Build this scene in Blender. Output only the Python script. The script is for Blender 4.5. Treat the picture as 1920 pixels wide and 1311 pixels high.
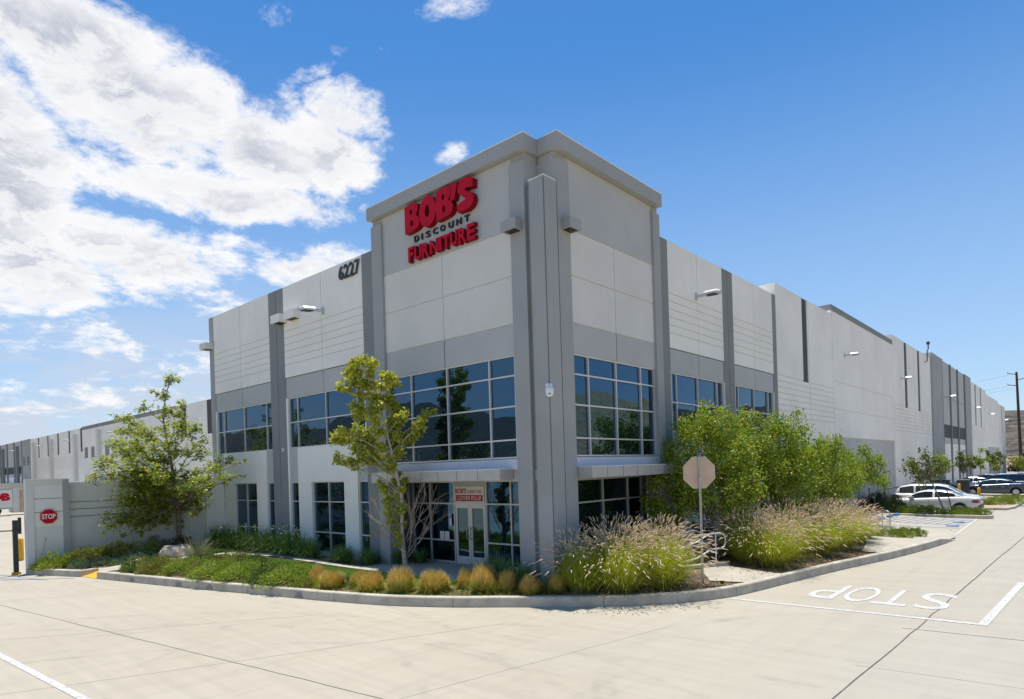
import bpy, math, random
import numpy as np
from mathutils import Vector, Matrix, Euler, noise as mnoise
R = math.radians
random.seed(7); rng = np.random.default_rng(11)
S = bpy.context.scene
COL = S.collection
for _o in list(bpy.data.objects): bpy.data.objects.remove(_o)

# ------------------------------------------------------------------ camera
YAW, ROLL, EYE = R(-41.716), R(-1.772), 3.5
fw = Vector((math.sin(YAW), math.cos(YAW), 0)); rt = Vector((math.cos(YAW), -math.sin(YAW), 0)); up = Vector((0, 0, 1))
r2 = rt*math.cos(ROLL) + up*math.sin(ROLL); u2 = -rt*math.sin(ROLL) + up*math.cos(ROLL)
cd = bpy.data.cameras.new('camera'); cam = bpy.data.objects.new('camera', cd); COL.objects.link(cam)
cam.matrix_world = Matrix(((r2.x, u2.x, -fw.x, 0), (r2.y, u2.y, -fw.y, 0), (r2.z, u2.z, -fw.z, EYE), (0, 0, 0, 1)))
cd.sensor_width = 36; cd.lens = 1202.3/1920*36; cd.shift_y = 227.2/1920; cd.clip_start = .1; cd.clip_end = 20000
S.camera = cam
S.render.resolution_x = 1024; S.render.resolution_y = 699
# ------------------------------------------------------------------ light and sky
SUN_TO = Vector((-.12, .105, 1)).normalized()          # direction towards the sun
sl = bpy.data.lights.new('sun', 'SUN'); sl.energy = 3.95; sl.angle = R(.53); sl.color = (1, .945, .85)
so = bpy.data.objects.new('sun', sl); COL.objects.link(so)
so.rotation_euler = SUN_TO.to_track_quat('Z', 'Y').to_euler(); so.location = (0, 0, 60)
EL = math.asin(SUN_TO.z); ROT = math.atan2(SUN_TO.x, SUN_TO.y)
S.view_settings.view_transform = 'Standard'; S.view_settings.look = 'None'; S.view_settings.gamma = 1
S.view_settings.exposure = 0.53; S.view_settings.use_curve_mapping = False
W = bpy.data.worlds.new('World'); S.world = W; W.use_nodes = True
wt = W.node_tree; wt.nodes.clear()

class NX:
    """small expression helper over math nodes"""
    def __init__(s, nt): s.nt = nt
    def m(s, op, *a, clamp=False):
        n = s.nt.nodes.new('ShaderNodeMath'); n.operation = op; n.use_clamp = clamp
        for i, v in enumerate(a):
            if isinstance(v, (int, float)): n.inputs[i].default_value = v
            else: s.nt.links.new(v, n.inputs[i])
        return n.outputs[0]
    def n(s, typ, **kw):
        n = s.nt.nodes.new(typ)
        for k, v in kw.items():
            if k in n.inputs.keys():
                if hasattr(v, 'is_linked'): s.nt.links.new(v, n.inputs[k])
                else: n.inputs[k].default_value = v
            else: setattr(n, k, v)
        return n
    def ss(s, v, a, b):                                  # smoothstep
        n = s.nt.nodes.new('ShaderNodeMapRange'); n.interpolation_type = 'SMOOTHSTEP'
        n.inputs[1].default_value = a; n.inputs[2].default_value = b
        s.nt.links.new(v, n.inputs[0]); return n.outputs[0]
    def mix(s, f, a, b, typ='MIX'):
        n = s.nt.nodes.new('ShaderNodeMix'); n.data_type = 'RGBA'; n.blend_type = typ
        for sock, v in ((n.inputs[0], f), (n.inputs[6], a), (n.inputs[7], b)):
            if isinstance(v, (int, float)): sock.default_value = v
            elif isinstance(v, tuple): sock.default_value = (*v, 1) if len(v) == 3 else v
            else: s.nt.links.new(v, sock)
        return n.outputs[2]

X = NX(wt)
tc = X.n('ShaderNodeTexCoord'); sep = X.n('ShaderNodeSeparateXYZ', Vector=tc.outputs['Generated'])
dx, dy, dz = sep.outputs
sky = wt.nodes.new('ShaderNodeTexSky'); sky.sky_type = 'NISHITA'; sky.sun_disc = False
sky.sun_elevation = EL; sky.sun_rotation = ROT; sky.altitude = 400; sky.air_density = 1.0; sky.dust_density = 0.5; sky.ozone_density = 2.5
# compass bearing and slope of each direction; the cloud banks stand at fixed bearings
fx = X.m('ADD', X.m('MULTIPLY', dx, rt.x), X.m('MULTIPLY', dy, rt.y))
fy = X.m('ADD', X.m('MULTIPLY', dx, fw.x), X.m('MULTIPLY', dy, fw.y))
az = X.m('ARCTAN2', fx, fy)
hyp = X.m('SQRT', X.m('ADD', X.m('MULTIPLY', dx, dx), X.m('MULTIPLY', dy, dy)))
slope = X.m('DIVIDE', dz, X.m('MAXIMUM', hyp, .02))
cz = X.m('ADD', X.m('MAXIMUM', dz, 0.0), .22)
pv = X.n('ShaderNodeCombineXYZ', X=X.m('DIVIDE', dx, cz), Y=X.m('DIVIDE', dy, cz), Z=0.0).outputs[0]
def sky_noise(scale, detail, rough, off=(0, 0, 0), dist=0.0):
    mp = X.n('ShaderNodeMapping', Vector=pv); mp.inputs['Location'].default_value = off
    return X.n('ShaderNodeTexNoise', Vector=mp.outputs[0], Scale=scale, Detail=detail, Roughness=rough, Distortion=dist).outputs[0]
nb = sky_noise(4.6, 13, .64, (3.1, 1.7, 0), .25)
nb2 = sky_noise(4.6, 13, .64, (3.1-.045, 1.7+.03, 0), .25)     # the same field a step towards the sun, for shading
nf = sky_noise(15, 10, .68, (8, 2, 0), .2)
def bank(px, py, rx, ry, k, tilt=0.0):
    """one cloud bank: bearing and slope of its centre, its half sizes, its density"""
    a = (px-960)/1202.3; e = (882.7-py)/1202.3
    ca, sa = math.cos(ROLL), math.sin(ROLL); a, e = a*ca - e*sa, a*sa + e*ca
    b0 = math.atan(a); t0 = e*math.cos(b0); rx /= 1202.3*(1+a*a); ry = ry/1202.3*math.cos(b0)
    A = X.m('SUBTRACT', az, b0); T = X.m('SUBTRACT', slope, t0); c, s_ = math.cos(tilt), math.sin(tilt)
    P = X.m('DIVIDE', X.m('ADD', X.m('MULTIPLY', A, c), X.m('MULTIPLY', T, s_)), rx)
    Q = X.m('DIVIDE', X.m('SUBTRACT', X.m('MULTIPLY', T, c), X.m('MULTIPLY', A, s_)), ry)
    d = X.m('SQRT', X.m('ADD', X.m('MULTIPLY', P, P), X.m('MULTIPLY', Q, Q)))
    return X.m('MULTIPLY', X.ss(d, 1.62, .12), k)
banks = [(120, 60, 300, 110, 1.0, 0), (300, 200, 330, 135, 1.0, 0), (-40, 300, 230, 330, 1.0, 0), (520, 280, 230, 105, 1.0, -.15), (650, 205, 95, 70, .8, 0),
         (420, 370, 300, 65, .95, 0), (560, 490, 160, 60, .75, 0), (250, 470, 330, 85, .9, 0), (360, 560, 260, 55, .62, -.1),
         (70, 500, 200, 120, .95, 0), (820, 10, 130, 52, .50, .1), (525, 22, 85, 46, .44, .6), (645, 85, 50, 36, .43, .5), (852, 284, 55, 34, .46, .5),
         (716, 95, 50, 22, .42, .4), (573, 138, 50, 30, .46, .3), (270, 660, 330, 60, .53, 0), (120, 750, 420, 75, .53, 0), (40, 620, 300, 60, .56, 0), (600, 130, 60, 24, .5, .5), (-700, 400, 300, 220, .8, 0), (2700, 500, 500, 60, .5, 0)]
dens = None
for b in banks:
    v = bank(*b[:5], tilt=b[5]); dens = v if dens is None else X.m('MAXIMUM', dens, v)
fld = X.m('ADD', X.m('MULTIPLY', nb, .70), X.m('MULTIPLY', nf, .30))
raw = X.m('ADD', X.m('SUBTRACT', X.m('MULTIPLY', dens, 1.25), .58), X.m('MULTIPLY', X.m('SUBTRACT', fld, .5), 2.9))
alpha = X.ss(raw, -.06, .42)
inner = X.ss(raw, .15, .95)
lit = X.ss(X.m('SUBTRACT', nb, nb2), -.05, .05)
shade = X.m('MULTIPLY', inner, X.m('SUBTRACT', 1.0, X.m('MULTIPLY', lit, .72)))
ccol = X.mix(shade, (4.75, 4.7, 4.7), (2.0, 2.2, 2.65))
ccol = X.mix(X.ss(nf, .42, .78), ccol, X.mix(.45, ccol, (4.9, 4.85, 4.8)))
# thin high veil towards the horizon
veil = X.m('MULTIPLY', X.ss(slope, .36, .03), X.m('MULTIPLY', X.ss(az, .15, -.45), X.ss(sky_noise(2.6, 9, .6, (1, 5, 0), .6), .26, .60)))
sk = X.n('ShaderNodeHueSaturation', Color=sky.outputs[0]); sk.inputs['Saturation'].default_value = 1.34; sk.inputs['Value'].default_value = .75
hz = X.ss(slope, .70, -.02)
base = X.mix(X.m('MULTIPLY', hz, .66), sk.outputs[0], (2.25, 3.0, 4.1))
base = X.mix(X.m('MULTIPLY', veil, .92), base, (2.9, 3.2, 3.75))
full = X.mix(X.m('MULTIPLY', alpha, .97), base, ccol)
bg = X.n('ShaderNodeBackground', Color=full, Strength=.15)
wo = wt.nodes.new('ShaderNodeOutputWorld'); wt.links.new(bg.outputs[0], wo.inputs[0])

# ------------------------------------------------------------------ materials
MATS = {}
def mat(name, col, rough=.8, metal=0.0, var=.0, vscale=1.5, bump=0.0, bscale=60, island=None, trans=0.0, spec=.5, streak=0.0, second=None, coat=0.0, emit=None):
    if name in MATS: return MATS[name]
    m = bpy.data.materials.new(name); m.use_nodes = True; nt = m.node_tree; nt.nodes.clear(); x = NX(nt)
    out = nt.nodes.new('ShaderNodeOutputMaterial')
    p = x.n('ShaderNodeBsdfPrincipled', Roughness=rough, Metallic=metal); p.inputs['Specular IOR Level'].default_value = spec
    p.inputs['Coat Weight'].default_value = coat; p.inputs['Coat Roughness'].default_value = .04
    c = tuple(col); csock = None
    tcn = x.n('ShaderNodeTexCoord').outputs['Object']
    if island:                                            # each leaf or blade has its own tint
        g = x.n('ShaderNodeNewGeometry').outputs['Random Per Island']
        rp = nt.nodes.new('ShaderNodeValToRGB'); rp.color_ramp.interpolation = 'LINEAR'
        els = [c] + list(island)
        while len(rp.color_ramp.elements) < len(els): rp.color_ramp.elements.new(.5)
        for i, e in enumerate(els): rp.color_ramp.elements[i].position = i/(len(els)-1); rp.color_ramp.elements[i].color = (*e, 1)
        nt.links.new(g, rp.inputs[0]); csock = rp.outputs[0]
    if var:
        nn = x.n('ShaderNodeTexNoise', Vector=tcn, Scale=vscale, Detail=7.0, Roughness=.62)
        f = x.ss(nn.outputs[0], .30, .70)
        b = csock if csock else (*c, 1)
        hi = second if second else tuple(min(1, v*(1+var)) for v in c)
        lo = tuple(v*(1-var) for v in c)
        csock = x.mix(f, lo, hi) if not island else x.mix(x.m('MULTIPLY', f, var), csock, (0, 0, 0))
    if streak:                                            # run-off streaks: noise stretched along Z
        mp = x.n('ShaderNodeMapping', Vector=tcn); mp.inputs['Scale'].default_value = (5, 5, .22)
        n2 = x.n('ShaderNodeTexNoise', Vector=mp.outputs[0], Scale=1.0, Detail=6.0, Roughness=.6)
        csock = x.mix(x.m('MULTIPLY', x.ss(n2.outputs[0], .50, .78), streak), csock if csock else (*c, 1), tuple(v*.62 for v in c))
    if csock is not None: nt.links.new(csock, p.inputs['Base Color'])
    else: p.inputs['Base Color'].default_value = (*c, 1)
    if bump:
        n3 = x.n('ShaderNodeTexNoise', Vector=tcn, Scale=bscale, Detail=5.0)
        bn = x.n('ShaderNodeBump', Height=n3.outputs[0], Strength=bump, Distance=.02); nt.links.new(bn.outputs[0], p.inputs['Normal'])
    sh = p.outputs[0]
    if trans:
        t = x.n('ShaderNodeBsdfTranslucent')
        if csock is not None: nt.links.new(x.mix(1.0, csock, (1.0, 1.0, .45), 'MULTIPLY'), t.inputs['Color'])
        else: t.inputs['Color'].default_value = (*c, 1)
        mx = x.n('ShaderNodeMixShader'); mx.inputs[0].default_value = trans
        nt.links.new(sh, mx.inputs[1]); nt.links.new(t.outputs[0], mx.inputs[2]); sh = mx.outputs[0]
    nt.links.new(sh, out.inputs[0]); MATS[name] = m; return m

def glass(name, tint, wave=.012, rough=.012):
    m = bpy.data.materials.new(name); m.use_nodes = True; nt = m.node_tree; nt.nodes.clear(); x = NX(nt)
    tcn = x.n('ShaderNodeTexCoord').outputs['Object']
    g = x.n('ShaderNodeNewGeometry').outputs['Random Per Island']
    p = x.n('ShaderNodeBsdfPrincipled', Roughness=rough, Metallic=1.0)
    p.inputs['Base Color'].default_value = (*tint, 1)
    sm = x.n('ShaderNodeTexNoise', Vector=tcn, Scale=.55, Detail=1.5, Roughness=.4)
    bn = x.n('ShaderNodeBump', Height=sm.outputs[0], Strength=1.0, Distance=wave)
    nt.links.new(bn.outputs[0], p.inputs['Normal'])
    d = x.n('ShaderNodeBsdfDiffuse'); d.inputs[0].default_value = (.004, .006, .009, 1)
    ad = x.n('ShaderNodeAddShader'); nt.links.new(p.outputs[0], ad.inputs[0]); nt.links.new(d.outputs[0], ad.inputs[1])
    out = nt.nodes.new('ShaderNodeOutputMaterial'); nt.links.new(ad.outputs[0], out.inputs[0]); return m

PW = mat('paint_white', (.88, .84, .755), .85, var=.06, vscale=.30, bump=.15, bscale=38, streak=.16)
PP = mat('paint_panel', (.70, .675, .61), .85, var=.05, vscale=.35, bump=.12, bscale=45, streak=.08)
PL = mat('paint_light_gray', (.49, .485, .46), .85, var=.05, vscale=.5, bump=.12, bscale=45, streak=.08)
PG = mat('paint_gray', (.37, .37, .355), .85, var=.06, vscale=.5, bump=.15, bscale=45, streak=.12)
PD = mat('paint_dark_gray', (.25, .25, .24), .85, var=.06, vscale=.5, bump=.12, bscale=45, streak=.10)
PK = mat('paint_charcoal', (.075, .075, .072), .85, var=.05)
PR = mat('paint_groove', (.70, .67, .60), .9)
PRG = mat('joint_sealant', (.17, .165, .15), .9)
SILL = mat('paint_sill', (.66, .66, .66), .7, var=.04)
PANELM = mat('canopy_metal', (.50, .485, .45), .5, metal=.25, var=.10, vscale=2.5, streak=.25)
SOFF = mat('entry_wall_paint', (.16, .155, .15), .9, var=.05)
ALU = mat('aluminium_frame', (.66, .655, .63), .4, metal=.35, var=.05)
VENT = bpy.data.materials.new('louvre_vent'); VENT.use_nodes = True
_x = NX(VENT.node_tree); _w = _x.n('ShaderNodeTexWave', bands_direction='Z', Scale=1.9, Vector=_x.n('ShaderNodeTexCoord').outputs['Object'])
VENT.node_tree.links.new(_x.mix(_w.outputs[1] if False else _w.outputs['Fac'], (.10, .10, .09), (.34, .33, .31)), VENT.node_tree.nodes['Principled BSDF'].inputs['Base Color'])
GL = glass('blue_glass', (.05, .105, .165)); GLD = glass('dark_glass', (.06, .10, .125), .018)
RED = mat('sign_red', (.50, .0, .016), .55, spec=.2, var=.10, vscale=3); REDS = mat('sign_red_side', (.22, .0, .008), .6, spec=.2)
BLK = mat('letter_black', (.02, .02, .02), .4); WHT = mat('sign_white', (.80, .80, .77), .4)
CONC = mat('concrete_curb', (.46, .42, .34), .9, var=.17, vscale=2.2, bump=.35, bscale=90)
CURBD = mat('tyre_scuff', (.23, .22, .20), .9, var=.3, vscale=6)
WALK = mat('concrete_walk', (.42, .385, .315), .9, var=.10, vscale=1.3, bump=.2, bscale=80)
YEL = mat('yellow_paint', (.70, .38, .02), .7, var=.10, vscale=4)
MARK = mat('road_paint_white', (.54, .535, .50), .8, var=.30, vscale=9, second=(.62, .61, .58))
BLUEP = mat('road_paint_blue', (.10, .20, .48), .7, var=.2, vscale=3)
MULCH = mat('mulch', (.15, .105, .07), .95, var=.45, vscale=7, bump=1.0, bscale=40)
STRAW = mat('dry_straw', (.42, .31, .15), .95, island=[(.50, .38, .20), (.30, .2, .10)])
GALV = mat('galvanised_steel', (.50, .50, .49), .42, metal=.7, var=.15, vscale=8)
SIGNBACK = mat('sign_back', (.60, .43, .30), .6, metal=.1, var=.09, vscale=4)
RAILW = mat('rail_paint', (.66, .67, .68), .45, metal=.2)
BARK = mat('bark', (.25, .20, .15), .9, var=.35, vscale=9, bump=.8, bscale=30)
BARKP = mat('bark_pale', (.45, .39, .29), .9, var=.30, vscale=8, bump=.6, bscale=30)
DEAD = mat('dead_twig', (.42, .33, .25), .9, var=.2, vscale=6)
ROCK = mat('boulder_stone', (.52, .41, .29), .95, var=.30, vscale=3.5, bump=.8, bscale=14, second=(.62, .55, .44))
LF_SYC = mat('sycamore_leaf', (0.203, 0.314, 0.0365), .5, island=[(0.293, 0.384, 0.0445), (0.467, 0.505, 0.0607), (0.244, 0.346, 0.0406), (0.172, 0.244, 0.0406), (0.547, 0.406, 0.121)], trans=0.45)
LF_ASH = mat('young_tree_leaf', (0.354, 0.419, 0.047), .42, island=[(0.47, 0.504, 0.0589), (0.623, 0.623, 0.118), (0.302, 0.336, 0.0419), (0.538, 0.556, 0.084)], trans=0.42)
LF_MYR = mat('myrtle_leaf', (0.165, 0.275, 0.0132), .42, island=[(0.242, 0.374, 0.0198), (0.363, 0.462, 0.033), (0.11, 0.209, 0.0132), (0.308, 0.418, 0.0275), (0.462, 0.396, 0.055), (0.088, 0.165, 0.0132)], trans=0.38)
LF_FAR = mat('far_tree_leaf', (0.104, 0.143, 0.0286), .5, island=[(0.195, 0.234, 0.052), (0.078, 0.111, 0.026), (0.364, 0.364, 0.143)], trans=.25)
LF_LIME = mat('lime_leaf', (.25, .29, .04), .5, island=[(.34, .37, .07), (.2, .23, .03)], trans=.3)
GR_F = mat('fountain_blade', (.30, .42, .025), .5, island=[(.42, .52, .03), (.52, .56, .05), (.22, .33, .02), (.60, .58, .09), (.52, .42, .13)], trans=.32)
GR_FD = mat('fountain_blade_dry', (0.312, 0.252, 0.084), .6, island=[(0.216, 0.24, 0.036), (0.432, 0.348, 0.144), (0.36, 0.216, 0.096)], trans=.15)
PLUME = mat('grass_plume', (.66, .54, .42), .8, island=[(.78, .66, .54), (.60, .44, .36), (.82, .74, .56), (.70, .52, .46)], trans=.4)
GOLD = mat('cut_grass_gold', (.58, .39, .09), .7, island=[(.74, .53, .16), (.50, .32, .07), (.80, .66, .30), (.66, .46, .12), (.38, .22, .06)], trans=.15)
STRP = mat('strappy_leaf', (0.117, 0.223, 0.047), .4, island=[(0.183, 0.313, 0.0626), (0.0914, 0.17, 0.0418), (0.287, 0.418, 0.0914)], trans=.15)
FLOW = mat('small_flower', (.72, .72, .42), .6)
JUN = mat('juniper_needle', (0.25, 0.35, 0.0367), .6, island=[(0.35, 0.451, 0.0467), (0.184, 0.267, 0.0333), (0.451, 0.483, 0.0667)], trans=.18)
JUND = mat('juniper_needle_dark', (.10, .155, .03), .6, island=[(.16, .23, .04), (.07, .11, .02), (.28, .36, .06)], trans=.15)
JUNB = mat('juniper_needle_brown', (0.21, 0.266, 0.0364), .6, island=[(0.35, 0.322, 0.063), (0.168, 0.224, 0.0336), (0.336, 0.238, 0.07)], trans=.15)
SEN = mat('blue_green_leaf', (0.182, 0.26, 0.156), .6, island=[(0.247, 0.338, 0.208), (0.13, 0.195, 0.104), (0.286, 0.312, 0.156)], trans=.15)
HEDGE = mat('hedge_leaf', (.035, .06, .02), .5, island=[(.055, .09, .026), (.025, .045, .018)], trans=.12)
SAGE = mat('grey_green_leaf', (.12, .16, .07), .6, island=[(.18, .22, .11), (.08, .115, .045)], trans=.15)
LAWN = mat('lawn_blade', (0.169, 0.299, 0.0234), .6, island=[(0.221, 0.377, 0.0325), (0.286, 0.403, 0.039)], trans=.2)
LAWNB = mat('lawn_soil', (.09, .14, .02), .95, var=.3, vscale=5)
TYRE = mat('tyre_rubber', (.018, .018, .018), .85); RIM = mat('rim_alloy', (.55, .55, .56), .3, metal=.8)
CGL = mat('car_glass', (.012, .016, .02), .04, spec=.9); CBLK = mat('car_trim_black', (.015, .015, .016), .5)
CRED = mat('tail_light_red', (.32, .012, .018), .2, spec=.8); CHD = mat('head_light_clear', (.62, .64, .66), .12, spec=.9)
CAMW = mat('camera_plastic', (.80, .80, .78), .35); DKM = mat('dark_metal', (.03, .03, .032), .5)
WOODP = mat('pole_wood', (.075, .042, .028), .9, var=.3, vscale=5)
UTG = mat('utility_green', (.035, .055, .045), .6, var=.1); UTD = mat('utility_dark', (.03, .03, .034), .6)
LAMPM = mat('lamp_housing', (.60, .60, .58), .32, metal=.15)

def ground_mat():
    m = bpy.data.materials.new('pavement_concrete'); m.use_nodes = True; nt = m.node_tree; nt.nodes.clear(); x = NX(nt)
    tcn = x.n('ShaderNodeTexCoord').outputs['Object']; sp = x.n('ShaderNodeSeparateXYZ', Vector=tcn)
    def nz(sc, det, ro, scl=(1, 1, 1), off=(0, 0, 0), rot=0):
        mp = x.n('ShaderNodeMapping', Vector=tcn); mp.inputs['Scale'].default_value = scl; mp.inputs['Location'].default_value = off; mp.inputs['Rotation'].default_value = (0, 0, rot)
        return x.n('ShaderNodeTexNoise', Vector=mp.outputs[0], Scale=sc, Detail=det, Roughness=ro).outputs[0]
    big = x.ss(nz(.16, 5, .55), .3, .7); mid = x.ss(nz(1.1, 7, .65), .3, .7); fine = nz(38, 5, .7)
    # broom finish and tyre polish lie along the driving directions
    br = x.ss(nz(1.0, 6, .62, (.22, 3.6, 1), (0, 0, 0), R(-8)), .38, .72)
    br2 = x.ss(nz(1.0, 6, .62, (3.0, .20, 1), (4, 2, 0), R(4)), .45, .75)
    c = x.mix(big, (.385, .338, .255), (.435, .388, .30))
    lane = x.ss(x.m('ADD', sp.outputs[0], x.m('MULTIPLY', sp.outputs[1], .12)), -6.5, 3.0)     # the lane slab is a greyer pour
    c = x.mix(x.m('MULTIPLY', lane, .8), c, (.37, .348, .297))
    c = x.mix(x.m('MULTIPLY', mid, .42), c, (.465, .425, .34)); c = x.mix(x.m('MULTIPLY', br, .30), c, (.28, .257, .21))
    c = x.mix(x.m('MULTIPLY', br2, .26), c, (.27, .25, .205))
    sp2 = x.ss(nz(2.2, 3, .5, (1, 1, 1), (7, 9, 0)), .74, .80); c = x.mix(x.m('MULTIPLY', sp2, .3), c, (.25, .23, .19))
    c = x.mix(x.m('MULTIPLY', x.ss(fine, .35, .7), .14), c, (.33, .31, .26))
    # each slab is its own pour
    fl = lambda v, k, o: x.m('FLOOR', x.m('DIVIDE', x.m('ADD', v, o), k))
    rx_ = x.m('ADD', sp.outputs[0], x.m('MULTIPLY', sp.outputs[1], -.10)); ry_ = x.m('ADD', sp.outputs[1], x.m('MULTIPLY', sp.outputs[0], -.12))
    cell = x.n('ShaderNodeCombineXYZ', X=fl(rx_, 6.2, 3.0), Y=fl(ry_, 5.4, 1.3), Z=0.0).outputs[0]
    wn = x.n('ShaderNodeTexWhiteNoise', noise_dimensions='2D', Vector=cell).outputs[0]
    c = x.mix(x.m('MULTIPLY', wn, .30), c, (.40, .375, .31))
    crk = x.n('ShaderNodeTexVoronoi', feature='DISTANCE_TO_EDGE', Vector=x.n('ShaderNodeVectorMath', operation='ADD', **{}).outputs[0]) if False else None
    drip = x.ss(nz(5.5, 2, .5, (1, 1, 1), (3, 1, 0)), .80, .84); c = x.mix(x.m('MULTIPLY', drip, .55), c, (.13, .12, .10))
    # curved tyre tracks
    for cx_, cy_, r_ in ((-9.5, -3.0, 11.6), (-9.3, -2.9, 12.9), (-1.5, 11.5, 5.1), (-1.4, 11.4, 5.35), (-22, 0, 9.5), (4, 2, 10), (-3, -4, 14.5), (-3.2, -4.1, 16.3), (-16, -6, 15), (-16, -6.2, 16.8)):
        d = x.m('SQRT', x.m('ADD', x.m('POWER', x.m('SUBTRACT', sp.outputs[0], cx_), 2.0), x.m('POWER', x.m('SUBTRACT', sp.outputs[1], cy_), 2.0)))
        w = x.ss(x.m('ABSOLUTE', x.m('SUBTRACT', d, r_)), .16, .02)
        c = x.mix(x.m('MULTIPLY', x.m('MULTIPLY', w, x.ss(nz(.9, 5, .7, off=(cx_, 0, 0)), .42, .72)), .36), c, (.21, .19, .16))
    p = x.n('ShaderNodeBsdfPrincipled', Roughness=.88); nt.links.new(c, p.inputs['Base Color'])
    bn = x.n('ShaderNodeBump', Height=fine, Strength=.25, Distance=.01); nt.links.new(bn.outputs[0], p.inputs['Normal'])
    out = nt.nodes.new('ShaderNodeOutputMaterial'); nt.links.new(p.outputs[0], out.inputs[0]); return m
PAVE = ground_mat()
def hill_mat():
    m = bpy.data.materials.new('dry_hill'); m.use_nodes = True; nt = m.node_tree; nt.nodes.clear(); x = NX(nt)
    tcn = x.n('ShaderNodeTexCoord').outputs['Object']
    a = x.n('ShaderNodeTexNoise', Vector=tcn, Scale=.012, Detail=8.0, Roughness=.6).outputs[0]
    b = x.n('ShaderNodeTexNoise', Vector=tcn, Scale=.11, Detail=10.0, Roughness=.7).outputs[0]
    e = x.n('ShaderNodeTexNoise', Vector=tcn, Scale=.33, Detail=4.0, Roughness=.6).outputs[0]
    c = x.mix(x.ss(b, .44, .60), (.030, .028, .020), (.14, .108, .078)); c = x.mix(x.m('MULTIPLY', x.ss(a, .45, .65), .4), c, (.14, .11, .075))
    c = x.mix(x.ss(e, .62, .68), c, (.27, .235, .20))
    p = x.n('ShaderNodeBsdfPrincipled', Roughness=.95); nt.links.new(c, p.inputs['Base Color'])
    bn = x.n('ShaderNodeBump', Height=b, Strength=1.0, Distance=3.0); nt.links.new(bn.outputs[0], p.inputs['Normal'])
    out = nt.nodes.new('ShaderNodeOutputMaterial'); nt.links.new(p.outputs[0], out.inputs[0]); return m
HILL = hill_mat()
DRYG = mat('dry_grass_ground', (.36, .27, .13), .95, var=.4, vscale=.35, second=(.46, .36, .19))

# ------------------------------------------------------------------ building blocks
def tag(o, label=None, cat=None, group=None, kind=None):
    if label: o['label'] = label
    if cat: o['category'] = cat
    if group: o['group'] = group
    if kind: o['kind'] = kind
    return o
def thing(name, label, cat, loc=(0, 0, 0), rz=0, group=None):
    o = bpy.data.objects.new(name, None); COL.objects.link(o); o.location = loc; o.rotation_euler = (0, 0, rz)
    o.empty_display_size = .3; return tag(o, label, cat, group)
def add(name, me, parent=None, loc=None, rz=None):
    o = bpy.data.objects.new(name, me); COL.objects.link(o)
    if parent is not None: o.parent = parent
    if loc is not None: o.location = loc
    if rz is not None: o.rotation_euler = (0, 0, rz)
    return o
def kids(o): return [c for c in bpy.data.objects if c.parent == o]
def dup(o, loc=None, rz=None, scale=None, label=None, parent=None, cache={}):
    if o.name not in cache: cache[o.name] = kids(o)
    c = o.copy(); COL.objects.link(c)
    if parent is not None: c.parent = parent
    if loc is not None: c.location = loc
    if rz is not None: c.rotation_euler = (0, 0, rz)
    if scale is not None: c.scale = scale if hasattr(scale, '__len__') else (scale,)*3
    if label: c['label'] = label
    for k in cache[o.name]: dup(k, parent=c)
    return c

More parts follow.
